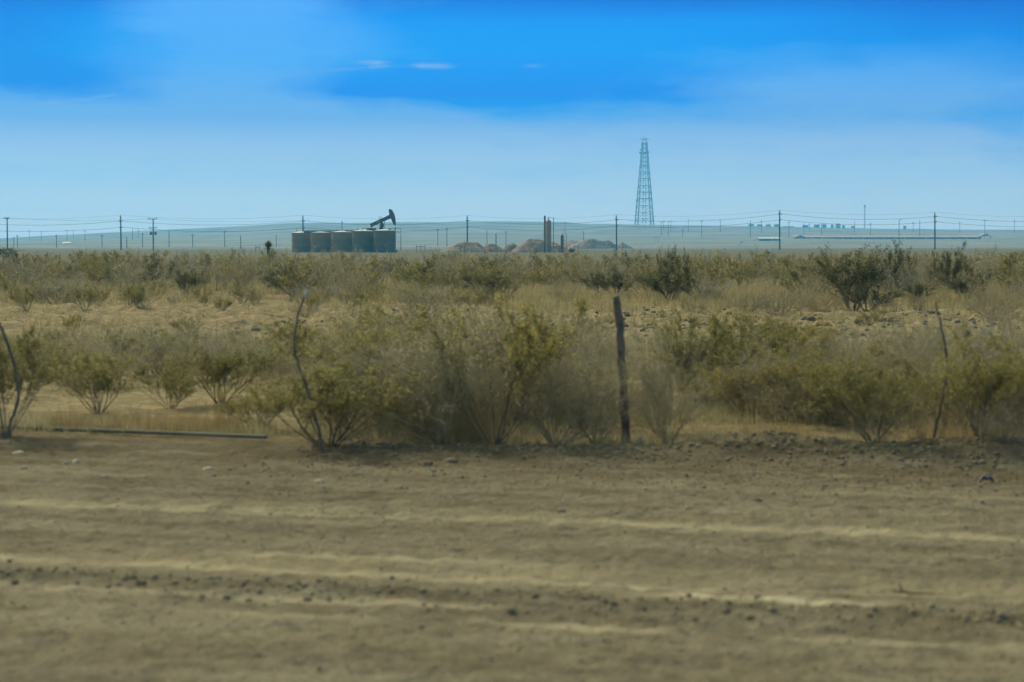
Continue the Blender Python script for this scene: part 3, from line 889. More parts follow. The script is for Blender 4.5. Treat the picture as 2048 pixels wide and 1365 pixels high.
def far_brush():
    rng = np.random.default_rng(77)
    TV = []; TQ = []; MI = []; off = 0
    kinds = ['bare_bush', 'creosote_bush', 'dry_bush', 'mesquite_shrub']
    n = 0
    for k in range(6000):
        D = math.sqrt(rng.uniform(106 ** 2, 430 ** 2)) if k < 4300 else rng.uniform(106, 200)
        px = rng.uniform(-120, 2170); x = (px - 1024) / F * D
        if D > 405 and (560 < px < 830 or 880 < px < 1150): continue
        kind = kinds[int(rng.choice(4, p=[.40, .32, .20, .08]))]
        big = rng.random() < .07
        h = rng.uniform(.95, 1.5) + (.35 if big else 0) + .15 * float(vnoise(np.array([x * .05]), np.array([D * .03]), 3)[0])
        off = 5.5 - 5.0 * min(1, max(0, (px - 1250) / 350))
        h = min(h, EYE - (off + rng.normal(0, 1.8)) * D / F) if rng.random() > .02 else min(h, 1.5)
        h = max(h, .45)
        tv, tq, lv, lq, ext, top = proto(kind, 3, int(rng.integers(5)))
        w = max(h, .8) * rng.uniform(1.2, 2.0)
        s = np.array([w / 2 / ext, w / 2 / ext, h / top])
        a = rng.uniform(0, 6.28); c, sn = math.cos(a), math.sin(a)
        Rm = np.array([[c, -sn, 0], [sn, c, 0], [0, 0, 1]])
        z = gz(x, D)
        V = (np.concatenate([tv, lv]) * s) @ Rm.T + np.array([x, D, z])
        TV.append(V); TQ.append(tq + off); TQ.append(lq + off + len(tv))
        sm, lm = PLANT_MATS[kind]
        ids = {'stem': 0, 'leaf': 1, 'twig': 2, 'leaf_dark': 3, 'leaf_dry': 4, 'fuzz': 5}
        MI.append(np.full(len(tq), ids[sm])); MI.append(np.full(len(lq), ids[lm]))
        off += len(V); n += 1
    me = np_mesh('brush', np.concatenate(TV), quads=np.concatenate(TQ), mats=[M['stem'], M['leaf'], M['twig'], M['leaf_dark'], M['leaf_dry'], M['fuzz']], qm=np.concatenate(MI))
    tag(link('brush', me), 'unbroken belt of low desert brush stretching to the oil tanks', kind='stuff')
far_brush()

# ------------------------------------------------------------------ grass, litter, gravel
def grass_mesh(name, mat, spots_, blades, blen, bwid, lean, seed):
    rng = np.random.default_rng(seed)
    X = spots_[:, 0]; Y = spots_[:, 1]; Z = height(X, Y)
    n = len(X)
    sc = rng.uniform(.5, 1.3, n) * spots_[:, 2]
    bx = np.repeat(X, blades) + rng.normal(0, .05, n * blades) * np.repeat(sc, blades) * (blen / .25)
    by = np.repeat(Y, blades) + rng.normal(0, .05, n * blades) * np.repeat(sc, blades) * (blen / .25)
    bz = np.repeat(Z, blades) - .01
    L = np.repeat(sc, blades) * blen * rng.uniform(.5, 1.15, n * blades)
    az = rng.uniform(0, 6.28, n * blades); ln = np.abs(rng.normal(0, lean, n * blades))
    dx = np.cos(az) * np.sin(ln) * L; dy = np.sin(az) * np.sin(ln) * L; dz = np.cos(ln) * L
    wa = rng.uniform(0, 6.28, n * blades); wx = np.cos(wa) * bwid; wy = np.sin(wa) * bwid
    P = np.stack([np.stack([bx - wx, by - wy, bz], -1), np.stack([bx + wx, by + wy, bz], -1),
                  np.stack([bx + dx * .45 + wx * .7, by + dy * .45 + wy * .7, bz + dz * .55], -1), np.stack([bx + dx * .45 - wx * .7, by + dy * .45 - wy * .7, bz + dz * .55], -1),
                  np.stack([bx + dx, by + dy, bz + dz], -1)], 1)
    N = n * blades
    o = np.arange(N) * 5
    q = np.stack([o, o + 1, o + 2, o + 3], -1); t = np.stack([o + 3, o + 2, o + 4], -1)
    return np_mesh(name, P.reshape(-1, 3), quads=q, tris=t, mats=mat)

def sample(rng, n, d0, d1, fn, px0=-80, px1=2130):
    D = np.sqrt(rng.uniform(d0 * d0, d1 * d1, n)); px = rng.uniform(px0, px1, n)
    X = (px - 1024) / F * D
    v = X * SA + D * CA
    k = fn(X, D, px, v)
    keep = rng.random(n) < k
    return np.stack([X[keep], D[keep], np.ones(keep.sum())], -1)

def build_grass():
    rng = np.random.default_rng(3)
    patch = lambda X, D, s, th: sstep(th - .1, th + .12, fbm(X * s, D * s, 13, 3))
    # near tufts between the roadside bushes
    near = sample(rng, 26000, 16.4, 36, lambda X, D, px, v: (v > 16.75) * (.05 + .9 * patch(X, D, .8, .05)) * np.where((px < 480) & (v > 17.6) & (v < 25), .15, 1))
    near2 = sample(rng, 5000, 16.4, 19, lambda X, D, px, v: (v > 16.5) * (v < 17.3) * np.where(px < 560, .9, .35))
    near2[:, 2] = .7
    tag(link('dry_grass', grass_mesh('dry_grass', M['grass'], np.concatenate([near, near2]), 9, .20, .0028, .5, 4)), 'dry straw grass tufts between the roadside bushes', kind='stuff')
    mid = sample(rng, 26000, 26, 62, lambda X, D, px, v: (.05 + .5 * patch(X, D, .35, .12)) * np.where((D > 37) & (D < 53), .55, .55))
    mid[:, 2] = .55
    gold = sample(rng, 42000, 46, 84, lambda X, D, px, v: np.where((px > 1000), .8 * sstep(49, 56, D), .40 * sstep(56, 62, D)) * (.10 + patch(X, D, .25, .02)))
    band = sample(rng, 26000, 80, 125, lambda X, D, px, v: .2 + .8 * patch(X, D, .12, .0))
    g = np.concatenate([mid, gold]); 
    tag(link('golden_grass', grass_mesh('golden_grass', M['grass'], g, 8, .36, .0075, .45, 5)), 'tall golden grass past the sand strip', kind='stuff')
    tag(link('band_grass', grass_mesh('band_grass', M['grass'], band, 5, .45, .014, .4, 6)), 'pale grass between the bushes of the brush band', kind='stuff')
    rust = sample(rng, 9000, 16.3, 19, lambda X, D, px, v: (v > 16.7) * (v < 17.9) * (((px > 1830) | ((px > 100) & (px < 480)) | ((px > 1490) & (px < 1620))) * .8))
    rust2 = sample(rng, 9000, 50, 78, lambda X, D, px, v: ((px > 1480) * .9) * patch(X, D, .25, .05))
    rust2[:, 2] = 1.9
    tag(link('rusty_grass', grass_mesh('rusty_grass', M['straw'], np.concatenate([rust, rust2]), 8, .19, .0032, .5, 8)), 'rust-coloured dry grass along the road edge', kind='stuff')
build_grass()

ICO_V = None
def ico():
    t = (1 + 5 ** .5) / 2
    v = np.array([(-1, t, 0), (1, t, 0), (-1, -t, 0), (1, -t, 0), (0, -1, t), (0, 1, t), (0, -1, -t), (0, 1, -t), (t, 0, -1), (t, 0, 1), (-t, 0, -1), (-t, 0, 1)], float)
    v /= np.linalg.norm(v[0])
    f = np.array([(0, 11, 5), (0, 5, 1), (0, 1, 7), (0, 7, 10), (0, 10, 11), (1, 5, 9), (5, 11, 4), (11, 10, 2), (10, 7, 6), (7, 1, 8), (3, 9, 4), (3, 4, 2), (3, 2, 6), (3, 6, 8), (3, 8, 9), (4, 9, 5), (2, 4, 11), (6, 2, 10), (8, 6, 7), (9, 8, 1)])
    return v, f

def build_gravel():
    rng = np.random.default_rng(9)
    v0, f0 = ico()
    def scatter(n, vc, vs, smin, smax, ulo=-6, uhi=7):
        v = rng.normal(vc, vs, n); u = rng.uniform(ulo, uhi, n)
        s = smin * (smax / smin) ** (rng.random(n) ** 2.2)
        return np.stack([u * CA + v * SA, -u * SA + v * CA, s], -1)
    allp = [scatter(2400, 9.43, .17, .003, .022), scatter(900, 9.2, .4, .003, .012), scatter(3000, 8.4, .45, .003, .010), scatter(1500, 7.6, .4, .003, .008),
            scatter(4500, 12.0, 1.6, .003, .011), scatter(4200, 15.2, .7, .004, .018), scatter(4200, 16.25, .28, .005, .024), scatter(700, 17.2, .8, .005, .022),
            scatter(3600, 43, 6, .02, .10, -16, 16)]
    P = np.concatenate(allp); n = len(P)
    Z = height(P[:, 0], P[:, 1])
    sc = P[:, 2][:, None, None] * rng.uniform(.6, 1.25, (n, 12, 1)) * np.array([1.2, 1.0, .75])
    a = rng.uniform(0, 6.28, n); c, s = np.cos(a), np.sin(a)
    V = v0[None] * sc
    V = np.stack([V[..., 0] * c[:, None] - V[..., 1] * s[:, None], V[..., 0] * s[:, None] + V[..., 1] * c[:, None], V[..., 2]], -1)
    V += np.stack([P[:, 0], P[:, 1], Z + P[:, 2] * .25], -1)[:, None, :]
    Fc = (f0[None] + (np.arange(n) * 12)[:, None, None]).reshape(-1, 3)
    tag(link('gravel', np_mesh('gravel', V.reshape(-1, 3), tris=Fc, mats=M['clod'])), 'loose clods and gravel scattered on the dirt road', kind='stuff')
m_, t_, b_, _o = newmat('dirt_clod')
g_ = t_.n('ShaderNodeNewGeometry')
t_.put(b_.inputs['Base Color'], t_.ramp(g_.outputs['Random Per Island'], [(0, (.16, .14, .085)), (.55, (.21, .19, .12)), (.88, (.25, .225, .135)), (1, (.34, .30, .19))]))
M['clod'] = m_
build_gravel()

def rock(name, px, py, wpx, hpx, mat, label, cat='stone', dark=False, seed=0, group=None):
    x, y = at(px, py)
    rng = np.random.default_rng(seed + 50)
    v, f = ico()
    # subdivide once
    vs = [tuple(p) for p in v]; cache = {}; nf = []
    def midp(a, b):
        k = (min(a, b), max(a, b))
        if k not in cache:
            p = (np.array(vs[a]) + np.array(vs[b])); p /= np.linalg.norm(p); vs.append(tuple(p)); cache[k] = len(vs) - 1
        return cache[k]
    for a, b, c in f:
        ab, bc, ca = midp(a, b), midp(b, c), midp(c, a)
        nf += [(a, ab, ca), (b, bc, ab), (c, ca, bc), (ab, bc, ca)]
    V = np.array(vs) * rng.uniform(.72, 1.15, (len(vs), 1))
    V *= np.array([wpx / 2 / F * y, wpx / 2.4 / F * y, hpx / F * y * .75])
    me = np_mesh(name, V, tris=nf, mats=mat)
    o = link(name, me, loc=(x, y, gz(x, y) + hpx / F * y * .08))
    return tag(o, label, cat, group)
ROCKS = [
 ('stone', 33, 908, 30, 9, 'stone', 'flat pale stone lying at the road edge near the bowed stake'),
 ('stone', 150, 930, 18, 13, 'stone', 'upright pale stone with a smaller one beside it'),
 ('stone', 127, 932, 9, 7, 'stone', 'small pale stone touching the upright one'),
 ('stone', 44, 942, 16, 11, 'stone', 'pale stone nearest the road below the flat one'),
 ('stone', 208, 959, 10, 7, 'stone', 'small bright stone closest to the wheel tracks'),
 ('stone', 415, 940, 28, 8, 'stone', 'low dusty pale stone below the end of the pipe'),
 ('stone', 637, 969, 24, 7, 'stone', 'flat white stone below the broad creosote bush'),
 ('stone', 463, 908, 8, 6, 'stone', 'tiny pale stone in the dark clods below the pipe'),
 ('stone', 900, 928, 34, 10, 'greystone', 'dusty grey stone under the roadside thicket'),
 ('stone', 855, 932, 22, 14, 'greystone', 'rounded brown stone under the left of the thicket'),
 ('stone', 1282, 893, 24, 22, 'stone', 'rounded buff stone right behind the wooden post'),
 ('stone', 1376, 1022, 8, 7, 'stone', 'tiny pale stone on the road above the wheel track'),
 ('stone', 782, 1160, 13, 11, 'greystone', 'dark rounded clod lying in the pale wheel track'),
 ('stone', 1197, 1207, 12, 10, 'greystone', 'dark clod lying on the road beside the short pale streak'),
 ('stone', 1518, 1002, 20, 8, 'greystone', 'dark flat clod on the road shoulder on the right'),
 ('stone', 841, 1261, 13, 10, 'greystone', 'dark clod below the loose windrow'),
 ('stone', 1022, 1226, 20, 10, 'greystone', 'dull pale lump at the end of the loose windrow'),
 ('stone', 485, 1086, 8, 7, 'greystone', 'small dark clod between the two wheel tracks'),
 ('stone', 1123, 1028, 22, 8, 'greystone', 'low brown clod just above the chevron wheel track'),
]
for i, r_ in enumerate(ROCKS):
    rock(r_[0], r_[1], r_[2], r_[3], r_[4], M[r_[5]], r_[6], seed=i)
def scrap():
    x, y = at(1976, 967)
    mb = MB(); z = gz(x, y)
    pts = [(-.045, 0, .0), (-.02, .01, .03), (.01, -.01, .022), (.03, .0, .035), (.055, 0, .0)]
    for i in range(4):
        a, b = pts[i], pts[i + 1]
        mb.bar((x + a[0], y + a[1], z + a[2] + .012), (x + b[0], y + b[1], z + b[2] + .012), .009, .02)
    tag(mb.build('plastic_scrap', M['blue']), 'crumpled blue plastic scrap among dark clods on the right', 'litter')
scrap()
def twig_piece():
    x, y = at(1822, 1192); z = gz(x, y)
    mb = MB()
    mb.tube([(x - .05, y, z + .02), (x - .03, y, z + .025), (x + .02, y + .02, z + .012), (x + .14, y + .03, z + .008)], [.006, .008, .006, .003], 6)
    mb.tube([(x - .03, y, z + .02), (x - .045, y - .01, z + .075)], [.006, .002], 5)
    mb.tube([(x - .03, y, z + .02), (x - .09, y + .01, z + .03)], [.006, .002], 5)
    tag(mb.build('fallen_twig', M['pipe']), 'reddish broken twig lying on the road on the right', 'twig')
twig_piece()

# ------------------------------------------------------------------ roadside fence stakes, post and pipe
def PT(px, py, D):
    return Vector(((px - 1024) / F * D, D, EYE + (HOR - py) / F * D))
def stake(name, pts, D, radii, mat, label, cat, cap=None, k=7):
    P = [PT(a, b, D) for a, b in pts]
    b0 = P[-1].copy(); g = gz(b0.x, b0.y)
    P[-1] = Vector((b0.x, b0.y, g - .05))
    # smooth the polyline
    Q = []
    n = len(P)
    for i in range(n - 1):
        p0, p1, p2, p3 = P[max(i - 1, 0)], P[i], P[i + 1], P[min(i + 2, n - 1)]
        for s in range(5):
            t = s / 5
            Q.append(.5 * ((2 * p1) + (-p0 + p2) * t + (2 * p0 - 5 * p1 + 4 * p2 - p3) * t * t + (-p0 + 3 * p1 - 3 * p2 + p3) * t ** 3))
    Q.append(P[-1])
    rs = np.interp(np.linspace(0, 1, len(Q)), np.linspace(0, 1, len(radii)), radii)
    rr_ = random.Random(int(pts[0][0]) + 5)
    rs = [float(r) * rr_.uniform(.9, 1.12) for r in rs]
    org = Vector((b0.x, b0.y, g))
    Q = [q - org + Vector((rr_.gauss(0, .0025), rr_.gauss(0, .0025), 0)) for q in Q]
    root = empty(name, org)
    mb = MB(); mb.tube(Q, rs, k); mb.build('shaft', mat, root, smooth=True)
    if cap:
        mb = MB(); c = Q[0]
        mb.tube([c + Vector((.004, 0, .035)), c + Vector((.003, 0, .02)), c, c + Vector((-.006, 0, -.03))], [.006, .014, .015, .010], 10)
        mb.build('cap', cap, root, smooth=True)
    return tag(root, label, cat)
stake('fence_post', [(1231, 592), (1236, 622), (1240, 660), (1243, 720), (1247, 770), (1250, 830), (1254, 897)], 17.4, [.026, .034, .037, .036, .038, .039, .038], M['wood'],
      'thick weathered wooden post leaning slightly by the roadside thicket', 'post', k=9)
stake('fence_stake', [(-6, 640), (4, 662), (20, 705), (32, 760), (34, 800), (20, 840), (2, 880)], 17.6, [.010, .013, .014, .014, .014, .013, .013], M['wood'],
      'bowed grey stake at the far left of the road edge', 'stake')
stake('fence_stake', [(611, 588), (598, 625), (588, 680), (591, 712), (607, 762), (625, 820), (638, 870), (644, 905)], 16.45, [.008, .010, .011, .012, .013, .013, .014], M['wood'],
      'thin crooked stake with a white cap rising from the broad creosote', 'stake', M['white'])
stake('fence_stake', [(1872, 604), (1882, 650), (1893, 700), (1894, 750), (1886, 800), (1876, 850), (1869, 895), (1884, 918)], 16.4, [.006, .009, .012, .013, .013, .013, .015], M['wood'],
      'thin crooked stake on the right without a cap', 'stake')
def pale_pipe():
    P = []
    for px, py in [(-260, 851), (30, 868), (250, 877), (530, 890)]:
        x, y = at(px, py); P.append(Vector((x, y, gz(x, y) + .075)))
    Q = []
    for i in range(len(P) - 1):
        for s in range(6): Q.append(P[i].lerp(P[i + 1], s / 6))
    Q.append(P[-1])
    # straight in plan, gently sagging
    a, b = Q[0].copy(), Q[-1].copy()
    for i, q in enumerate(Q):
        t = i / (len(Q) - 1); w = a.lerp(b, t)
        q.x, q.y = w.x, w.y; q.z = w.z - .034
    mb = MB(); mb.tube(Q, .018, 12)
    o = mb.build('surface_pipe', M['pvc'], smooth=True)
    tag(o, 'long pale plastic pipe lying on the sand behind the road edge', 'pipe')
pale_pipe()

# ------------------------------------------------------------------ tank battery
def tank(px0, px1, ytop, D, mat, label):
    xc = ((px0 + px1) / 2 - 1024) / F * D; r = (px1 - px0) / 2 / F * D * .995
    g = gz(xc, D); H = row(ytop, D) - g
    root = empty('oil_tank', (xc, D, g))
    mb = MB(); mb.lathe([(r, 0), (r, H * .33), (r + .008, H * .335), (r + .008, H * .345), (r, H * .35), (r, H * .66), (r + .008, H * .665), (r + .008, H * .675), (r, H * .68), (r, H)], k=56)
    mb.build('shell', mat, root, smooth=True)
    mb = MB(); mb.lathe([(r + .05, H + .002), (r + .05, H + .06), (r * .3, H + .30), (.2, H + .34), (.001, H + .35)], k=48)
    mb.build('roof', M['tankroof'], root, smooth=False)
    mb = MB(); mb.lathe([(.28, H + .2), (.28, H + .48), (.22, H + .52), (.001, H + .53)], c=(r * .45, -r * .3, 0), k=16); mb.build('hatch', M['steel'], root)
    mb = MB(); mb.lathe([(.07, H + .1), (.07, H + .62), (.12, H + .63), (.12, H + .72), (.001, H + .75)], c=(-r * .5, r * .1, 0), k=12); mb.build('vent', M['steel'], root)
    mb = MB(); mb.lathe([(.30, 0), (.30, .06), (.001, .065)], k=16)
    o = mb.build('manway', M['steel'], root); o.rotation_euler = (R(90), 0, 0); o.location = (-r * .25, -r * .968, .75)
    return tag(root, label, 'tank', 'oil storage tanks in a row')
tank(584, 622.5, 466.5, 458, M['tanktan'], 'tan storage tank at the left end of the row of five')
tank(622, 663.5, 466, 455, M['tanktan'], 'tan storage tank, second from the left end of the row')
tank(663, 705.5, 465, 452, M['tanktan'], 'tan storage tank in the middle of the row of five')
tank(705, 748.5, 463, 449, M['tankgrey'], 'grey storage tank just left of the one by the pumpjack head')
tank(748, 792, 462, 446, M['tankgrey'], 'grey storage tank at the right end of the row under the pumpjack head')

def catwalk():
    D = 454.5
    W = lambda px, py, dd=0: PT(px, py, D + dd)
    o0 = W(660, 500); g = gz(o0.x, D)
    root = empty('tank_catwalk', (o0.x, D, g))
    L = lambda px, py, dd=0: W(px, py, dd) - Vector((o0.x, D, g))
    mb = MB(); mb.bar(L(605, 461), L(715, 460), .07); mb.build('handrail', M['steel'], root)
    mb = MB(); mb.bar(L(608, 464.5), L(715, 463.5), .10, .55); mb.build('walkway', M['steel'], root)
    for px in (606, 618, 630, 643, 657, 671, 699, 715):
        mb = MB(); mb.bar(L(px, 465.5), L(px, 460.8), .06); mb.build('baluster', M['steel'], root)
    mb = MB(); mb.tube([L(684.5, 466), L(684.5, 446)], .085, 8); mb.tube([L(684.5, 446), L(684.5, 443)], .14, 8); mb.build('vent_stack', M['steel'], root)
    tag(root, 'thin steel walkway with handrail running along the tops of the tanks', 'catwalk')
catwalk()
def vent_loop():
    D = 446
    root = empty('vent_pipe', PT(802, 497, D) * 1)
    b = root.location.copy(); root.location.z = gz(b.x, b.y); b = root.location.copy()
    L = lambda px, py: PT(px, py, D) - b
    mb = MB(); mb.tube([L(724.5, 463), L(724.5, 457), L(802, 457), L(802, 500)], .085, 8); mb.build('riser', M['steel'], root)
    mb = MB(); mb.tube([L(792.5, 464.5), L(799, 464.5), L(799, 466)], .06, 8); mb.build('branch_pipe', M['steel'], root)
    mb = MB(); mb.tube([L(769.5, 463), L(769.5, 441)], .06, 8); mb.build('rod', M['steel'], root)
    mb = MB(); mb.tube([L(784.5, 463), L(784.5, 457.3)], .06, 8); mb.build('riser', M['steel'], root)
    tag(root, 'bent steel vent pipe over the last tank, dropping to the ground on its right', 'pipe')
vent_loop()

def pumpjack():
    D = 462
    b = PT(760, 500, D); g = gz(b.x, D)
    root = empty('pumpjack', (b.x, D, g)); o = Vector((b.x, D, g))
    def L(px, py, dd=0): 
        p = PT(px, py, D) - o; p.y += dd; return p
    # walking beam: deep girder
    q = [L(741, 448), L(742, 455), L(784, 436.5), L(781, 429.5)]
    mb = MB(); mb.prism([(p.x, p.z) for p in q], -.22, .22)
    mb.build('walking_beam', M['pump'], root)
    mb = MB(); q = [L(753.5, 444.4), L(753.5, 445.8), L(757.5, 444.0), L(757.5, 442.6)]
    mb.prism([(p.x, p.z) for p in q], -.235, -.222); mb.build('name_plate', M['pale'], root)
    hh = [(778, 419.5), (779.5, 419), (783, 419.3), (785.5, 422), (788, 426.5), (790, 432), (791.3, 438), (791.9, 444), (791.9, 450.5), (787.5, 450.5), (785.5, 445), (782.5, 438), (780.5, 434), (779, 429)]
    mb = MB(); mb.prism([(L(a, c).x, L(a, c).z) for a, c in hh], -.30, .30); mb.build('horse_head', M['pump'], root)
    for s in (-1, 1):
        mb = MB(); mb.bar(L(763.5, 445, 0.1 * s), L(757, 497, 1.1 * s), .22); mb.build('leg', M['pump'], root)
        mb = MB(); mb.bar(L(764.5, 445, 0.1 * s), L(768.5, 497, 1.1 * s), .22); mb.build('leg', M['pump'], root)
    for k_, yy in enumerate((452, 459, 468)):
        w = 1.2 + k_ * .7
        mb = MB(); mb.bar(L(762.5 - w, yy, 0), L(765 + w, yy, 0), .5, .12); mb.build('brace', M['pump'], root)
    q = [L(761, 446), L(766.5, 446), L(768.5, 451), L(766, 459.5), L(758.5, 459.5), L(760.5, 451)]
    mb = MB(); mb.prism([(p.x, p.z) for p in q], -.18, .18); mb.build('centre_bearing', M['pump'], root)
    mb = MB()
    mb.bar(L(761.5, 444), L(758.3, 435), .09); mb.bar(L(764, 443), L(762.6, 434.5), .09); mb.bar(L(757.2, 434.5), L(763.6, 434.2), .08)
    mb.build('service_rail', M['steel'], root)
    for s in (-1, 1):
        mb = MB(); mb.bar(L(743.5, 450, .35 * s), L(744.5, 462, .75 * s), .17); mb.build('pitman_arm', M['pump'], root)
        q = [L(735, 457), L(740, 456.5), L(742, 458), L(748, 458), L(752, 456.8), L(752.5, 461.5), L(746, 463), L(737, 462)]
        mb = MB(); mb.prism([(p.x, p.z) for p in q], .7 * s - .2, .7 * s + .2); mb.build('counterweight', M['pump'], root)
    mb = MB(); c = L(744, 470); mb.box((c.x, 0, c.z), (1.5, 1.1, 1.6)); mb.build('gearbox', M['pump'], root)
    a, c = L(735, 500), L(795, 500)
    mb = MB(); mb.box(((a.x + c.x) / 2, 0, .25), (c.x - a.x, 1.8, .4)); mb.build('base_frame', M['pump'], root)
    mb = MB(); c = L(741, 488); mb.box((c.x, 0, c.z), (1.9, 1.4, 1.6)); mb.build('gearbox_pedestal', M['pump'], root)
    for s in (-1, 1):
        mb = MB(); mb.tube([L(791.3, 444, .12 * s), L(791, 457.5, .12 * s)], .05, 6); mb.build('bridle_cable', M['pipe'], root)
    mb = MB(); c = L(790.8, 458.5); mb.box((c.x, 0, c.z), (.36, .5, .22)); mb.build('carrier_bar', M['pump'], root)
    mb = MB(); mb.tube([L(790.8, 459), L(790.8, 495)], .05, 8); mb.build('polished_rod', M['pipe'], root)
    tag(root, 'dark pumpjack with its horse head raised above the tank row', 'pumpjack')
pumpjack()

def treaters():
    D = 440
    def vessel(name, px0, px1, yt, mat, label):
        x = ((px0 + px1) / 2 - 1024) / F * D; r = (px1 - px0) / 2 / F * D
        g = gz(x, D); H = row(yt, D) - g
        root = empty(name, (x, D, g))
        prof = [(r * .8, 0), (r * .8, .5), (r, .52), (r, H - r * .7)] + [(r * math.cos(a), H - r * .7 + r * .7 * math.sin(a)) for a in (.3, .6, .9, 1.2, 1.45)] + [(.001, H)]
        mb = MB(); mb.lathe(prof, k=28); mb.build('body', mat, root, smooth=True)
        return root, Vector((x, D, g)), r, H
    root, o, r, H = vessel('treater_vessel', 1091.5, 1102.3, 440.5, M['vessel'], '')
    L = lambda px, py, dd=0: PT(px, py, D + dd) - o
    mb = MB(); mb.tube([L(1096, 441), L(1096, 435.5), L(1107, 435.5), L(1107, 498)], .075, 8); mb.build('outlet_pipe', M['pipe'], root)
    mb = MB(); mb.tube([L(1102, 456.5), L(1107, 456.5)], .05, 6); mb.build('branch_pipe', M['pipe'], root)
    mb = MB(); mb.tube([L(1089, 464.5), L(1086.5, 464.5), L(1086.5, 490)], .05, 6); mb.build('branch_pipe', M['pipe'], root)
    mb = MB(); mb.lathe([(.11, H - .05), (.11, H + .3), (.001, H + .32)], k=12); mb.build('nozzle', M['steel'], root)
    tag(root, 'tall tan treater vessel with a looped pipe beside the dirt pile', 'vessel')
    x = (1089.6 - 1024) / F * (D + 1.2); g = gz(x, D + 1.2)
    r2 = empty('flue_stack', (x, D + 1.2, g)); Hs = row(433, D) - g
    mb = MB(); mb.lathe([(.20, 0), (.20, Hs)], k=14); mb.build('pipe', M['pump'], r2, smooth=True)
    mb = MB(); mb.lathe([(.24, Hs + .003), (.24, Hs + .1), (.001, Hs + .11)], k=14); mb.build('rim', M['pump'], r2)
    tag(r2, 'dark upright flue pipe hugging the tall tan vessel', 'stack')
    root, o, r, H = vessel('separator_vessel', 1121, 1127.3, 470.5, M['tankgrey'], '')
    L = lambda px, py, dd=0: PT(px, py, D + dd) - o
    mb = MB(); mb.tube([L(1124, 471), L(1124, 467.5), L(1132.5, 467.5), L(1132.5, 496)], .055, 8); mb.build('outlet_pipe', M['pipe'], root)
    mb = MB(); mb.tube([L(1127, 479.5), L(1129.5, 479.5), L(1129.5, 492)], .045, 6); mb.build('branch_pipe', M['pipe'], root)
    mb = MB(); mb.lathe([(.08, H - .04), (.08, H + .2), (.001, H + .22)], k=10); mb.build('nozzle', M['steel'], root)
    tag(root, 'short dark separator vessel with a looped pipe right of the tall tan one', 'vessel')
    mb = MB(); x0, x1 = [(q - 1024) / F * (D - 2) for q in (1086, 1122)]
    z = row(494, D - 2)
    mb.tube([(x0, D - 2, z), (x1, D - 2, z)], .06, 8)
    for k in range(4):
        xx = x0 + (x1 - x0) * (k + .2) / 3.5
        mb.tube([(xx, D - 2, gz(xx, D - 2)), (xx, D - 2, z)], .05, 6)
    tag(mb.build('flow_line', M['pipe']), 'low horizontal pipe on short legs joining the two vessels', 'pipe')
treaters()

def guard(pxs, yt, D, label):
    x0 = (pxs[0] - 1024) / F * D; g = gz(x0, D)
    root = empty('pipe_guard', (x0, D, g)); o = Vector((x0, D, g))
    for q in pxs:
        p = PT(q, yt, D) - o
        mb = MB(); mb.tube([(p.x, 0, -.05), p], .055, 6); mb.build('post', M['pump'], root)
    a, b = PT(pxs[0], yt + 3, D) - o, PT(pxs[-1], yt + 3, D) - o
    mb = MB(); mb.tube([a, b], .05, 6); mb.build('rail', M['pump'], root)
    tag(root, label, 'guard rail')
guard((833, 842, 850), 490.5, 436, 'low three-post pipe guard right of the storage tanks')
guard((921, 930), 491, 430, 'small two-post pipe guard in front of the largest left dirt pile')
guard((512, 520), 492.5, 436, 'small two-post pipe guard left of the yucca')
guard((1147, 1150, 1156.5), 490.5, 432, 'low pipe guard right of the short separator vessel')

# dirt piles
m_, t_, b_, _o = newmat('dirt_pile')
p_ = t_.n('ShaderNodeNewGeometry').outputs['Position']
n1_ = t_.noise(p_, .55, 6, .65); n2_ = t_.noise(t_.vm('MULTIPLY', p_, (1.2, 1.2, .5)), .8, 5, .6)
c_ = t_.mix(t_.ss(n1_, .35, .65), (.22, .155, .11), (.33, .25, .18))
c_ = t_.mix(t_.ss(n2_, .56, .68, 0, .8), c_, (.48, .41, .33))
t_.put(b_.inputs['Base Color'], c_); bump(t_, b_, n1_, 1.0, .5)
M['pile'] = m_
def pile(px, yt, wpx, D, label, seed, deep=.7, group='dirt piles'):
    x = (px - 1024) / F * D; g = gz(x, D); H = row(yt, D) - g; W_ = wpx / 2 / F * D
    nr, na = 26, 64
    V = []
    for i in range(nr):
        r = i / (nr - 1)
        for j in range(na):
            a = 2 * math.pi * j / na
            V.append((math.cos(a) * r, math.sin(a) * r))
    V = np.array(V); rr = np.hypot(V[:, 0], V[:, 1])
    nz = fbm(V[:, 0] * 2.2 + seed, V[:, 1] * 2.2, seed, 5, .55)
    prof = np.clip(1 - rr ** 1.55, 0, 1)
    z = prof / prof.max() + nz * .40 * (1 - rr)
    z = np.where(rr > .999, -.08, z); z = z / z.max()
    Vx = np.stack([V[:, 0] * W_ * (1 + .12 * nz), V[:, 1] * W_ * deep, z * H], -1)
    q = []
    for i in range(nr - 1):
        for j in range(na):
            q.append((i * na + j, (i + 1) * na + j, (i + 1) * na + (j + 1) % na, i * na + (j + 1) % na))
    me = np_mesh('dirt_pile', Vx, quads=q, mats=M['pile'], smooth=True)
    tag(link('dirt_pile', me, loc=(x, D, g)), label, 'dirt pile', group)
pile(932, 482.3, 104, 470, 'largest reddish dirt pile left of centre below a utility pole', 1)
pile(982, 487.5, 62, 474, 'low dirt pile second from the left', 2)
pile(1024, 487.0, 54, 476, 'low rounded dirt pile left of the peaked one', 3)
pile(1070, 477.3, 100, 462, 'peaked reddish dirt pile behind the flue stack', 4)
pile(1104, 484, 84, 466, 'dirt pile behind the two vessels, sloping down to the right', 5)
pile(1180, 477.5, 90, 820, 'wide hazy grey dirt pile right of the vessels', 6, .7, 'hazy far dirt piles')
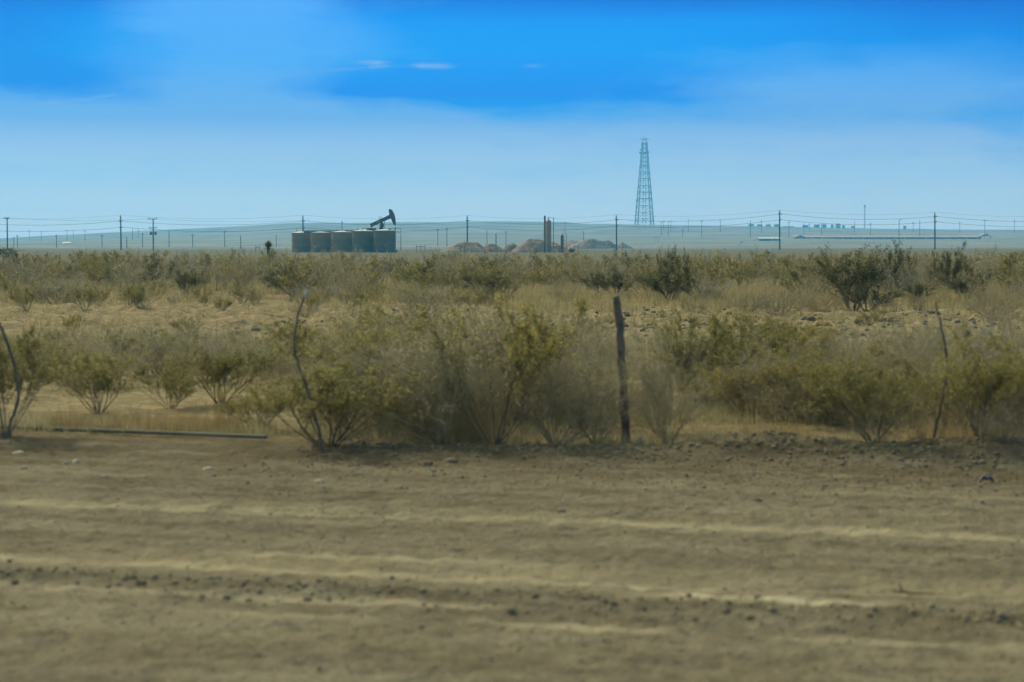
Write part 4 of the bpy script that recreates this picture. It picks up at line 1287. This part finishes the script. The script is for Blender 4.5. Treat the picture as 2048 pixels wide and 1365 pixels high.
pile(1212, 480.5, 50, 830, 'hazy grey dirt pile beside the pole right of the vessels', 7, .7, 'hazy far dirt piles')
pile(1150, 480.5, 90, 840, 'low hazy dirt pile behind the short vessel', 8, .7, 'hazy far dirt piles')
pile(1244, 485.0, 44, 860, 'small hazy mound right of the pole', 9, .7, 'hazy far dirt piles')

# ------------------------------------------------------------------ utility poles and wires
DL = 664.0
def pole(px, yt, D, label, arms=(), lean=0.0, rad=.235, cat='utility pole', group='utility poles along the power line', transformers=False, topcap=True):
    x = (px - 1024) / F * D; g = gz(x, D); H = row(yt, D) - g
    root = empty('utility_pole', (x, D, g))
    root.rotation_euler = (0, lean, 0)
    mb = MB(); mb.tube([(0, 0, -.3), (0, 0, H * .5), (0, 0, H)], [rad * 1.1, rad, rad * .82], 10); mb.build('shaft', M['polewood'], root)
    for (dy, wl, wr) in arms:       # row below top (px), reach left / right (px)
        z = H - dy / F * D; a = -wl / F * D; b = wr / F * D
        mb = MB(); mb.box(((a + b) / 2, -.26, z), (b - a, .12, .20)); mb.build('crossarm', M['polewood'], root)
        for q in (a + .08, b - .08):
            if abs(q) > .3:
                mb = MB(); mb.lathe([(.05, z + .1), (.11, z + .16), (.08, z + .3), (.11, z + .36), (.001, z + .46)], c=(q, -.26, 0), k=8); mb.build('insulator', M['steel'], root)
    if topcap:
        mb = MB(); mb.lathe([(.05, H), (.10, H + .12), (.06, H + .25), (.10, H + .3), (.001, H + .4)], k=8); mb.build('insulator', M['steel'], root)
    if transformers:
        z = H - 33 / F * D
        for sx in (-1, 1):
            mb = MB(); mb.lathe([(.30, z), (.36, z + .04), (.36, z + .95), (.25, z + 1.02), (.001, z + 1.03)], c=(sx * .68, 0, 0), k=14); tr = mb.build('transformer', M['steel'], root)
            mb = MB(); mb.lathe([(.06, z + 1.0), (.06, z + 1.3), (.001, z + 1.32)], c=(sx * .68, 0, 0), k=8); mb.build('bushing', M['steel'], tr)
        mb = MB(); mb.box((0, 0, z + .5), (1.1, .1, .12)); mb.build('bracket', M['steel'], root)
    return tag(root, label, cat, group)
two = lambda a, b: ((a, 2.4, 3.6), (b, 2.0, 3.2))
MAINP = [(-100, 434, 444, 457), (243, 433, 443.5, 456), (607, 433, 443.5, 457), (935, 433.5, 443, 455.5), (1233, 432, 440.5, 453), (1559, 422.5, 429.5, 441), (1869, 427, 434.5, 445), (2190, 430, 438, 449)]
LB = {243: 'tall slim utility pole left of the one carrying transformers', 607: 'utility pole rising behind the left end of the tank row', 935: 'utility pole rising behind the largest left dirt pile',
      1233: 'utility pole between the vessels and the lattice tower', 1559: 'leaning utility pole right of the lattice tower, tallest on the line', 1869: 'utility pole in front of the long low shed'}
for px, a, b, c in MAINP:
    if px in LB:
        pole(px, a, DL, LB[px], two(b - a, c - a), lean=(-.012 if px > 1200 else -.006))
pole(16, 435, 560, 'leftmost utility pole with a short top crossarm', ((2.5, 5, 5),), rad=.17, topcap=False)
pole(307.5, 437.5, 600, 'utility pole with two crossarms and a pair of hanging transformers', ((1.2, 9.5, 7.5), (19, 8, 7)), rad=.19, transformers=True, topcap=False)

def wire(name, pts, D, sag, rad, label):
    P = []
    for (a, ya), (b, yb) in zip(pts[:-1], pts[1:]):
        n = 16
        for i in range(n):
            t = i / n
            P.append(PT(a + (b - a) * t, ya + (yb - ya) * t + sag * 4 * t * (1 - t), D))
    P.append(PT(pts[-1][0], pts[-1][1], D))
    mb = MB(); mb.tube(P, rad, 5)
    tag(mb.build(name, M['wire']), label, 'wire', 'power line wires')
wire('overhead_wire', [(p[0], p[1] - 2.2) for p in MAINP], DL, 7.5, .022, 'thin uppermost wire strung along the power line')
wire('overhead_wire', [(p[0] + 3, p[2] - 1) for p in MAINP], DL - .3, 8.2, .045, 'middle wire strung along the power line')
wire('overhead_wire', [(p[0] + 3, p[3] - 1) for p in MAINP], DL - .3, 8.0, .045, 'lowest wire strung along the power line')

def service_wire():
    A = [PT(-200, 436, 540), PT(16, 436, 560), PT(300, 438, 600), PT(620, 441, 640)]
    P = []
    for a, b in zip(A[:-1], A[1:]):
        for i in range(14):
            t = i / 14; p = a.lerp(b, t); p.z -= .7 * 4 * t * (1 - t); P.append(p)
    P.append(A[-1])
    mb = MB(); mb.tube(P, .022, 5)
    tag(mb.build('overhead_wire', M['wire']), 'thin wire between the leftmost pole and the transformer pole', 'wire', 'power line wires')
service_wire()

FARP = [(29, 474), (36, 470), (60, 459), (84, 462), (114, 470), (135, 459), (148, 460), (171, 460), (205, 470), (266, 457), (278, 459), (286, 466), (339, 462), (386, 468), (450, 462), (553, 470),
        (876, 458), (894, 456), (974, 460), (1012, 462), (1130, 443), (1167, 463), (1322, 443), (1327, 441), (1336, 443), (1341, 441), (1365, 458), (1376, 438), (1403, 440), (1440, 439), (1500, 441), (1522, 440),
        (1577, 442), (1607, 446), (1618, 446), (1642, 448), (1708, 443), (1740, 446), (1825, 444), (1838, 440), (1918, 443), (1968, 439), (2027, 438)]
for i, (px, yt) in enumerate(FARP):
    D = 1500 + (i * 197 % 420)
    x = (px - 1024) / F * D
    if row(yt, D) - gz(x, D) < 6: D = 1050
    pole(px, yt, D, 'faint hazy utility pole standing far off on the plain', ((3, 3, 3),) if i % 3 else (), rad=.19, group='faint far utility poles', topcap=False)
pole(254.5, 474, 820, 'short dark pole just right of the tall slim utility pole', (), rad=.16, group='short nearer poles', topcap=False)
pole(482, 471, 820, 'short dark pole standing alone left of the yucca', (), rad=.16, group='short nearer poles', topcap=False)
pole(992, 467, 800, 'short thick pole behind the low dirt piles', (), rad=.22, group='short nearer poles', topcap=False)
def light_pole():
    D = 1250; px = 1797; x = (px - 1024) / F * D; g = gz(x, D); H = row(441, D) - g
    root = empty('light_pole', (x, D, g))
    mb = MB(); mb.tube([(0, 0, 0), (0, 0, H), (.5, 0, H + .5)], [.22, .16, .12], 8); mb.build('shaft', M['polewood'], root)
    mb = MB(); mb.box((.9, 0, H + .4), (1.4, .5, .35)); mb.build('lamp_head', M['steel'], root)
    tag(root, 'pole with a hooked lamp head behind the long low shed', 'light pole')
light_pole()

# ------------------------------------------------------------------ lattice tower, mast
def tower():
    D = 2520.0; k = D / F
    cx = (1288.2 - 1024) * k; yb = 451.5
    g = row(yb + 3, D)
    root = empty('lattice_tower', (cx, D, g))
    def Z(py): return row(py, D) - g
    def half(py): return np.interp(py, [288, 451.5], [4.7, 17.6]) * k * .93
    def cor(py, i, s=1.0):
        h = half(py) * s
        return Vector((h * (1 if i in (0, 3) else -1) , h * (1 if i in (0, 1) else -1), Z(py)))
    rot = Matrix.Rotation(R(7), 3, 'Z')
    c_ = lambda py, i, s=1.0: rot @ cor(py, i, s)
    lv = [288, 297, 306, 315, 324, 332, 345, 358, 372, 385, 398, 412, 425, 438, 452.5]
    for i in range(4):
        mb = MB(); mb.bar(c_(288, i), c_(370, i), .75); mb.bar(c_(370, i), c_(453.5, i), 1.0); mb.build('leg', M['tower'], root)
    for n, (a, b) in enumerate(zip(lv[:-1], lv[1:])):
        for i in range(4):
            j = (i + 1) % 4
            mb = MB()
            mb.bar(c_(a, i), c_(a, j), .7 if a in (332, 398, 385) else .4)
            mid = (c_(a, i) + c_(a, j)) / 2
            mb.bar(mid, c_(b, i), .32); mb.bar(mid, c_(b, j), .32)
            if a > 330:
                q = c_(a, i).lerp(c_(b, i), .38); q2 = c_(a, j).lerp(c_(b, j), .38)
                m1 = c_(a, i).lerp(c_(a, j), .22); m2 = c_(a, i).lerp(c_(a, j), .78)
                mb.bar(q, m1, .17); mb.bar(q2, m2, .17)
                mb.bar(q, q2, .13)
            mb.build('bracing', M['tower'], root)
    # central riser column
    mb = MB()
    for i in range(4):
        sx, sy = (1 if i in (0, 3) else -1), (1 if i in (0, 1) else -1)
        mb.bar((sx * 2.0, sy * 2.0, Z(452.5)), (sx * 1.2, sy * 1.2, Z(290)), .30)
    ys = np.linspace(292, 450, 30)
    for n, yy in enumerate(ys[:-1]):
        w0 = np.interp(yy, [290, 452], [1.2, 2.0]); s = 1 if n % 2 else -1
        mb.bar((-w0 * s, -w0, Z(yy)), (w0 * s, -w0, Z(ys[n + 1])), .16)
        mb.bar((-w0, -w0, Z(yy)), (w0, -w0, Z(yy)), .14)
    mb.build('riser_column', M['tower'], root)
    for py, w, nm in ((279.5, 9.0, 'platform'), (287.8, 6.4, 'platform'), (332, 6.2, 'platform'), (398, 13, 'platform')):
        h = w * k
        mb = MB()
        if py < 290:
            mb.box((0, 0, Z(py)), (2 * h, 1.2 if py < 285 else h * 1.4, .8))
        else:
            hh = half(py)
            mb.box((0, -hh - .3, Z(py)), (2 * hh, .4, .6)); mb.box((0, hh + .3, Z(py)), (2 * hh, .4, .6))
        mb.build(nm, M['tower'], root)
    mb = MB()
    for a in ((-3.4, -3.4), (3.4, -3.4), (3.4, 3.4), (-3.4, 3.4)):
        mb.bar((a[0], a[1], Z(288)), (a[0] * .55, a[1] * .55, Z(280)), .4)
    mb.bar((-3.2, 0, Z(288)), (1.9, 0, Z(280)), .3); mb.bar((3.2, 0, Z(288)), (-1.9, 0, Z(280)), .3)
    mb.build('head_frame', M['tower'], root)
    mb = MB(); mb.bar((0, 0, Z(280)), (0, 0, Z(273)), .4); mb.bar((2.0, 0, Z(280)), (2.0, 0, Z(276.5)), .3); mb.build('antenna_spike', M['tower'], root)
    for px, py, rad in ((1279, 307.5, 1.3), (1287.3, 308, 1.6), (1293.5, 306.5, 1.9), (1279.2, 301, .9), (1298.5, 358.6, 1.1), (1302, 387, .8), (1272, 402, .8), (1271.5, 414, .8)):
        x = (px - 1288.2) * k
        mb = MB(); mb.lathe([(rad * .5, -.5), (rad, 0), (rad, .5), (.001, .55)], k=16)
        o = mb.build('dish', M['tower'], root); o.rotation_euler = (R(90), 0, 0); o.location = (x, -half(py) - .4 if 1275 < px < 1295 else 0, Z(py))
        mb = MB(); mb.bar((0, 0, 0), (-np.sign(x) * 1.2 if abs(x) > 2 else 0, 0.01, -1.2), .3); mb.build('mount', M['tower'], o)
    tag(root, 'tall steel lattice communications tower standing on the hazy ridge', 'tower')
tower()
def mast():
    D = 2300; k = D / F; x = (1728 - 1024) * k; g = gz(x, D); H = row(411, D) - g
    root = empty('radio_mast', (x, D, g))
    for a in range(3):
        t = a * 2.094
        mb = MB(); mb.bar((math.cos(t) * .7, math.sin(t) * .7, 0), (math.cos(t) * .7, math.sin(t) * .7, H), .2); mb.build('leg', M['tower'], root)
    mb = MB(); n = 26
    for i in range(n):
        for a in range(3):
            t0, t1 = a * 2.094, (a + 1) * 2.094
            mb.bar((math.cos(t0) * .7, math.sin(t0) * .7, H * i / n), (math.cos(t1) * .7, math.sin(t1) * .7, H * (i + 1) / n), .12)
    mb.build('bracing', M['tower'], root)
    mb = MB(); mb.box((0, 0, H - 1), (2.2, 1.2, 1.8)); mb.build('antenna', M['tower'], root)
    tag(root, 'faint slim radio mast rising above the long low shed', 'mast')
mast()

# ------------------------------------------------------------------ far buildings
def shed(px0, px1, yr, ye, D, depth, label, wall=None, roof=None, porch=(), name='long_shed', cat='building'):
    k = D / F; x0, x1 = (px0 - 1024) * k, (px1 - 1024) * k
    xc = (x0 + x1) / 2; g = gz(xc, D) - .5; W_ = x1 - x0
    zr, ze = row(yr, D) - g, row(ye, D) - g
    root = empty(name, (xc, D, g))
    mb = MB(); mb.box((0, depth / 2, ze / 2), (W_ - .6, depth - .6, ze)); wl = mb.build('wall', wall or M['shedwall'], root)
    nwin = int(W_ / 7)
    for i in range(min(nwin, 18)):
        xx = -W_ / 2 + (i + .6) * W_ / min(nwin, 18)
        if i % 4 == 3: 
            mb = MB(); mb.box((xx, .25, ze * .40), (2.2, .12, ze * .8)); mb.build('door', M['darkblock'], root)
        else:
            mb = MB(); mb.box((xx, .25, ze * .55), (1.4, .12, 1.0)); mb.build('window', M['white'], root)
    e = .8
    mb = MB(); mb.add([(-W_ / 2 - e, -e, ze), (W_ / 2 + e, -e, ze), (W_ / 2 + e, depth / 2, zr), (-W_ / 2 - e, depth / 2, zr), (-W_ / 2 - e, depth + e, ze), (W_ / 2 + e, depth + e, ze)],
                      [(0, 1, 2, 3), (3, 2, 5, 4), (0, 3, 4), (1, 5, 2), (0, 4, 5, 1)])
    mb.build('roof', roof or M['shedroof'], root)
    for (pa, pb, yp, yev) in porch:
        a, b = (pa - 1024) * k - xc, (pb - 1024) * k - xc; zp, zv = row(yp, D) - g, row(yev, D) - g
        mb = MB(); m2 = (a + b) / 2
        mb.add([(a, -7, zv), (b, -7, zv), (m2, -7, zp), (a, 3, zv), (b, 3, zv), (m2, 3, zp)], [(0, 1, 2), (3, 5, 4), (0, 2, 5, 3), (2, 1, 4, 5), (0, 3, 4, 1)])
        pr = mb.build('porch_roof', M['shedroof'], root)
        for q in (a + .4, b - .4):
            mb = MB(); mb.box((q, -6.5, zv / 2), (.35, .35, zv)); mb.build('porch_post', M['shedwall'], pr)
    tag(root, label, cat)
shed(1590, 1962, 471.5, 474.8, 1500, 14, 'very long low brown shed with a gabled porch at each end', porch=((1584, 1610, 470.2, 475.5), (1955, 1977, 467.0, 472.5)))
shed(1519, 1560, 475.0, 477.8, 1350, 9, 'small low shed with a white roof left of the long one', roof=M['white'], porch=((1504, 1521, 477, 479),), name='small_shed')
shed(128, 139, 484.3, 486.5, 1300, 6, 'small white shed far off left of the tall slim pole', M['white'], M['white'], name='white_shed')
shed(1161, 1179, 469.3, 471.2, 1900, 7, 'small long white shed on the slope right of the vessels', M['white'], M['white'], name='white_shed')
shed(1069, 1088, 457.5, 459.5, 2200, 12, 'pale hazy barn on the slope behind the flue stack', M['tankroof'], M['tankroof'], name='hazy_barn')

def block(px0, px1, yt, D, label, hat=0.0, group='hazy buildings on the far rise'):
    k = D / F; xc = ((px0 + px1) / 2 - 1024) * k; W_ = (px1 - px0) * k
    g = gz(xc, D) - 1; H = row(yt + 1.6, D) - g
    root = empty('far_building', (xc, D, g))
    mb = MB(); mb.box((0, W_ / 2, H / 2), (W_, W_, H)); mb.build('wall', M['darkblock'], root)
    mb = MB(); e = .3
    if hat: mb.add([(-W_ / 2 - e, -e, H), (W_ / 2 + e, -e, H), (W_ / 2 + e, W_ + e, H), (-W_ / 2 - e, W_ + e, H), (0, W_ / 2, H + hat)], [(0, 1, 4), (1, 2, 4), (2, 3, 4), (3, 0, 4), (0, 3, 2, 1)])
    else: mb.box((0, W_ / 2, H + .15), (W_ + .6, W_ + .6, .3))
    mb.build('roof', M['darkblock'], root)
    tag(root, label, 'building', group)
bl = 'faint hazy block building on the far rise behind the long shed'
for px0, px1, yt, hat in ((1497, 1507, 447.5, 0), (1514, 1523.5, 448.3, 0), (1531, 1540.5, 448.5, 1.4), (1548, 1558.5, 447.8, .6), (1566, 1587, 452.0, 0), (1605, 1616, 449.7, 0), (1628, 1638, 448.5, 0), (1644, 1652, 447.8, .8),
                          (1661, 1666, 448.5, 0), (1671, 1680, 447.0, 1.2), (1684, 1689, 450, 0), (1702, 1709, 451.5, 0), (1806, 1811, 451, 0)):
    block(px0, px1, yt, 2480, bl, hat)
def far_bits():
    D = 1300; k = D / F
    x = (1313.5 - 1024) * k; g = gz(x, D)
    root = empty('white_gantry', (x, D, g))
    for px in (1307.5, 1315.5):
        xx = (px - 1024) * k - x; mb = MB(); mb.box((xx, 0, (row(473, D) - g) / 2), (.5, .5, row(473, D) - g)); mb.build('post', M['pale'], root)
    a, b = [(q - 1024) * k - x for q in (1307, 1322)]
    mb = MB(); mb.bar((a, 0, row(473.5, D) - g), (b, 0, row(471.8, D) - g), .4); mb.build('beam', M['pale'], root)
    tag(root, 'faint white goal-like frame on the hazy plain below the lattice tower', 'gantry')
    D = 900; k = D / F; x = (1479 - 1024) * k; g = gz(x, D)
    root = empty('white_boom', (x, D, g))
    mb = MB(); L = lambda px, py: Vector(((px - 1024) * k - x, 0, row(py, D) - g))
    mb.bar(L(1478, 492), L(1480, 486), .35); mb.build('post', M['white'], root)
    mb = MB(); mb.bar(L(1478, 487), L(1482.5, 483), .7, .5); mb.bar(L(1482, 483.3), L(1486, 482.5), .3); mb.build('arm', M['white'], root)
    tag(root, 'small white slanted boom just above the brush left of the small shed', 'boom')
far_bits()

# ------------------------------------------------------------------ yucca and stalk
def yucca(px, yc, D, R_, label):
    x = (px - 1024) / F * D; g = gz(x, D); zc = row(yc, D) - g
    rng = np.random.default_rng(12)
    root = empty('yucca', (x, D, g))
    mb = MB(); mb.tube([(0, 0, -.05), (.02, 0, zc * .5), (0, 0, zc)], [.13, .12, .10], 9); mb.build('trunk', M['stem'], root)
    n = 230
    V = []; T = []
    for i in range(n):
        az = rng.uniform(0, 6.28); el = rng.uniform(-.45, 1.5)
        d = np.array([math.cos(az) * math.cos(el), math.sin(az) * math.cos(el), math.sin(el)])
        sdv = np.cross(d, [0, 0, 1.0]); sdv /= np.linalg.norm(sdv) + 1e-9
        L = R_ * rng.uniform(.8, 1.08); b = np.array([0, 0, zc]) + d * .05; w = .028
        m1 = b + d * L * .45
        o = len(V)
        V += [b - sdv * w * .6, b + sdv * w * .6, m1 + sdv * w, m1 - sdv * w, b + d * L + np.array([0, 0, -.03])]
        T += [(o, o + 1, o + 2), (o, o + 2, o + 3), (o + 3, o + 2, o + 4)]
    link('rosette', np_mesh('rosette', np.array(V), tris=T, mats=M['yucca']), root)
    tag(root, label, 'yucca')
yucca(537, 495, 125, .43, 'spiky green yucca rosette on the skyline left of the storage tanks')
def stalk():
    D = 140; x = (467 - 1024) / F * D; g = gz(x, D)
    root = empty('cane_cactus', (x, D, g))
    L = lambda px, py: Vector(((px - 467) / F * D, 0, row(py, D) - g))
    mb = MB()
    mb.tube([Vector((0, 0, -.05)), L(467.5, 515), L(467, 506), L(466, 501)], [.035, .03, .03, .02], 6)
    mb.build('trunk', M['stem'], root)
    for a, b in (((467, 506), (471, 502)), ((467.3, 508), (464, 503)), ((467.3, 511), (470.5, 508)), ((466, 503), (464.5, 498.5)), ((469.5, 503.5), (470, 500))):
        mb = MB(); mb.tube([L(*a), L(*b)], [.028, .02], 6); mb.build('limb', M['stem'], root)
    rng = np.random.default_rng(4)
    P0 = np.array([L(464, 503), L(470, 502), L(470, 508), L(464.5, 499)]); P1 = P0 + np.array([0, 0, .06])
    V, Q = leaves(rng, P0, P1, np.ones(4), 90, .06, .05)
    link('foliage', np_mesh('foliage', V, quads=Q, mats=M['leaf_dark']), root)
    tag(root, 'small forked cane-like plant poking above the brush left of the yucca', 'plant')
stalk()

# ------------------------------------------------------------------ haze: one closed box round the scene
def haze():
    lo, hi = -3.0, 143.0
    X = 3600
    mb = MB(); mb.box((0, 0, (lo + hi) / 2), (2 * X, 2 * X, hi - lo))
    m = bpy.data.materials.new('haze_air'); m.use_nodes = True
    t = NT(m.node_tree); out = t.n('ShaderNodeOutputMaterial')
    pv = t.n('ShaderNodeVolumePrincipled')
    pv.inputs['Color'].default_value = HAZE_COL
    pv.inputs['Density'].default_value = HAZE_DENSITY
    pv.inputs['Anisotropy'].default_value = 0.25
    t.t.links.new(pv.outputs[0], out.inputs['Volume'])
    tag(mb.build('haze', m), kind='stuff')
HAZE_COL = (.075, .60, 1.0, 1)
haze()
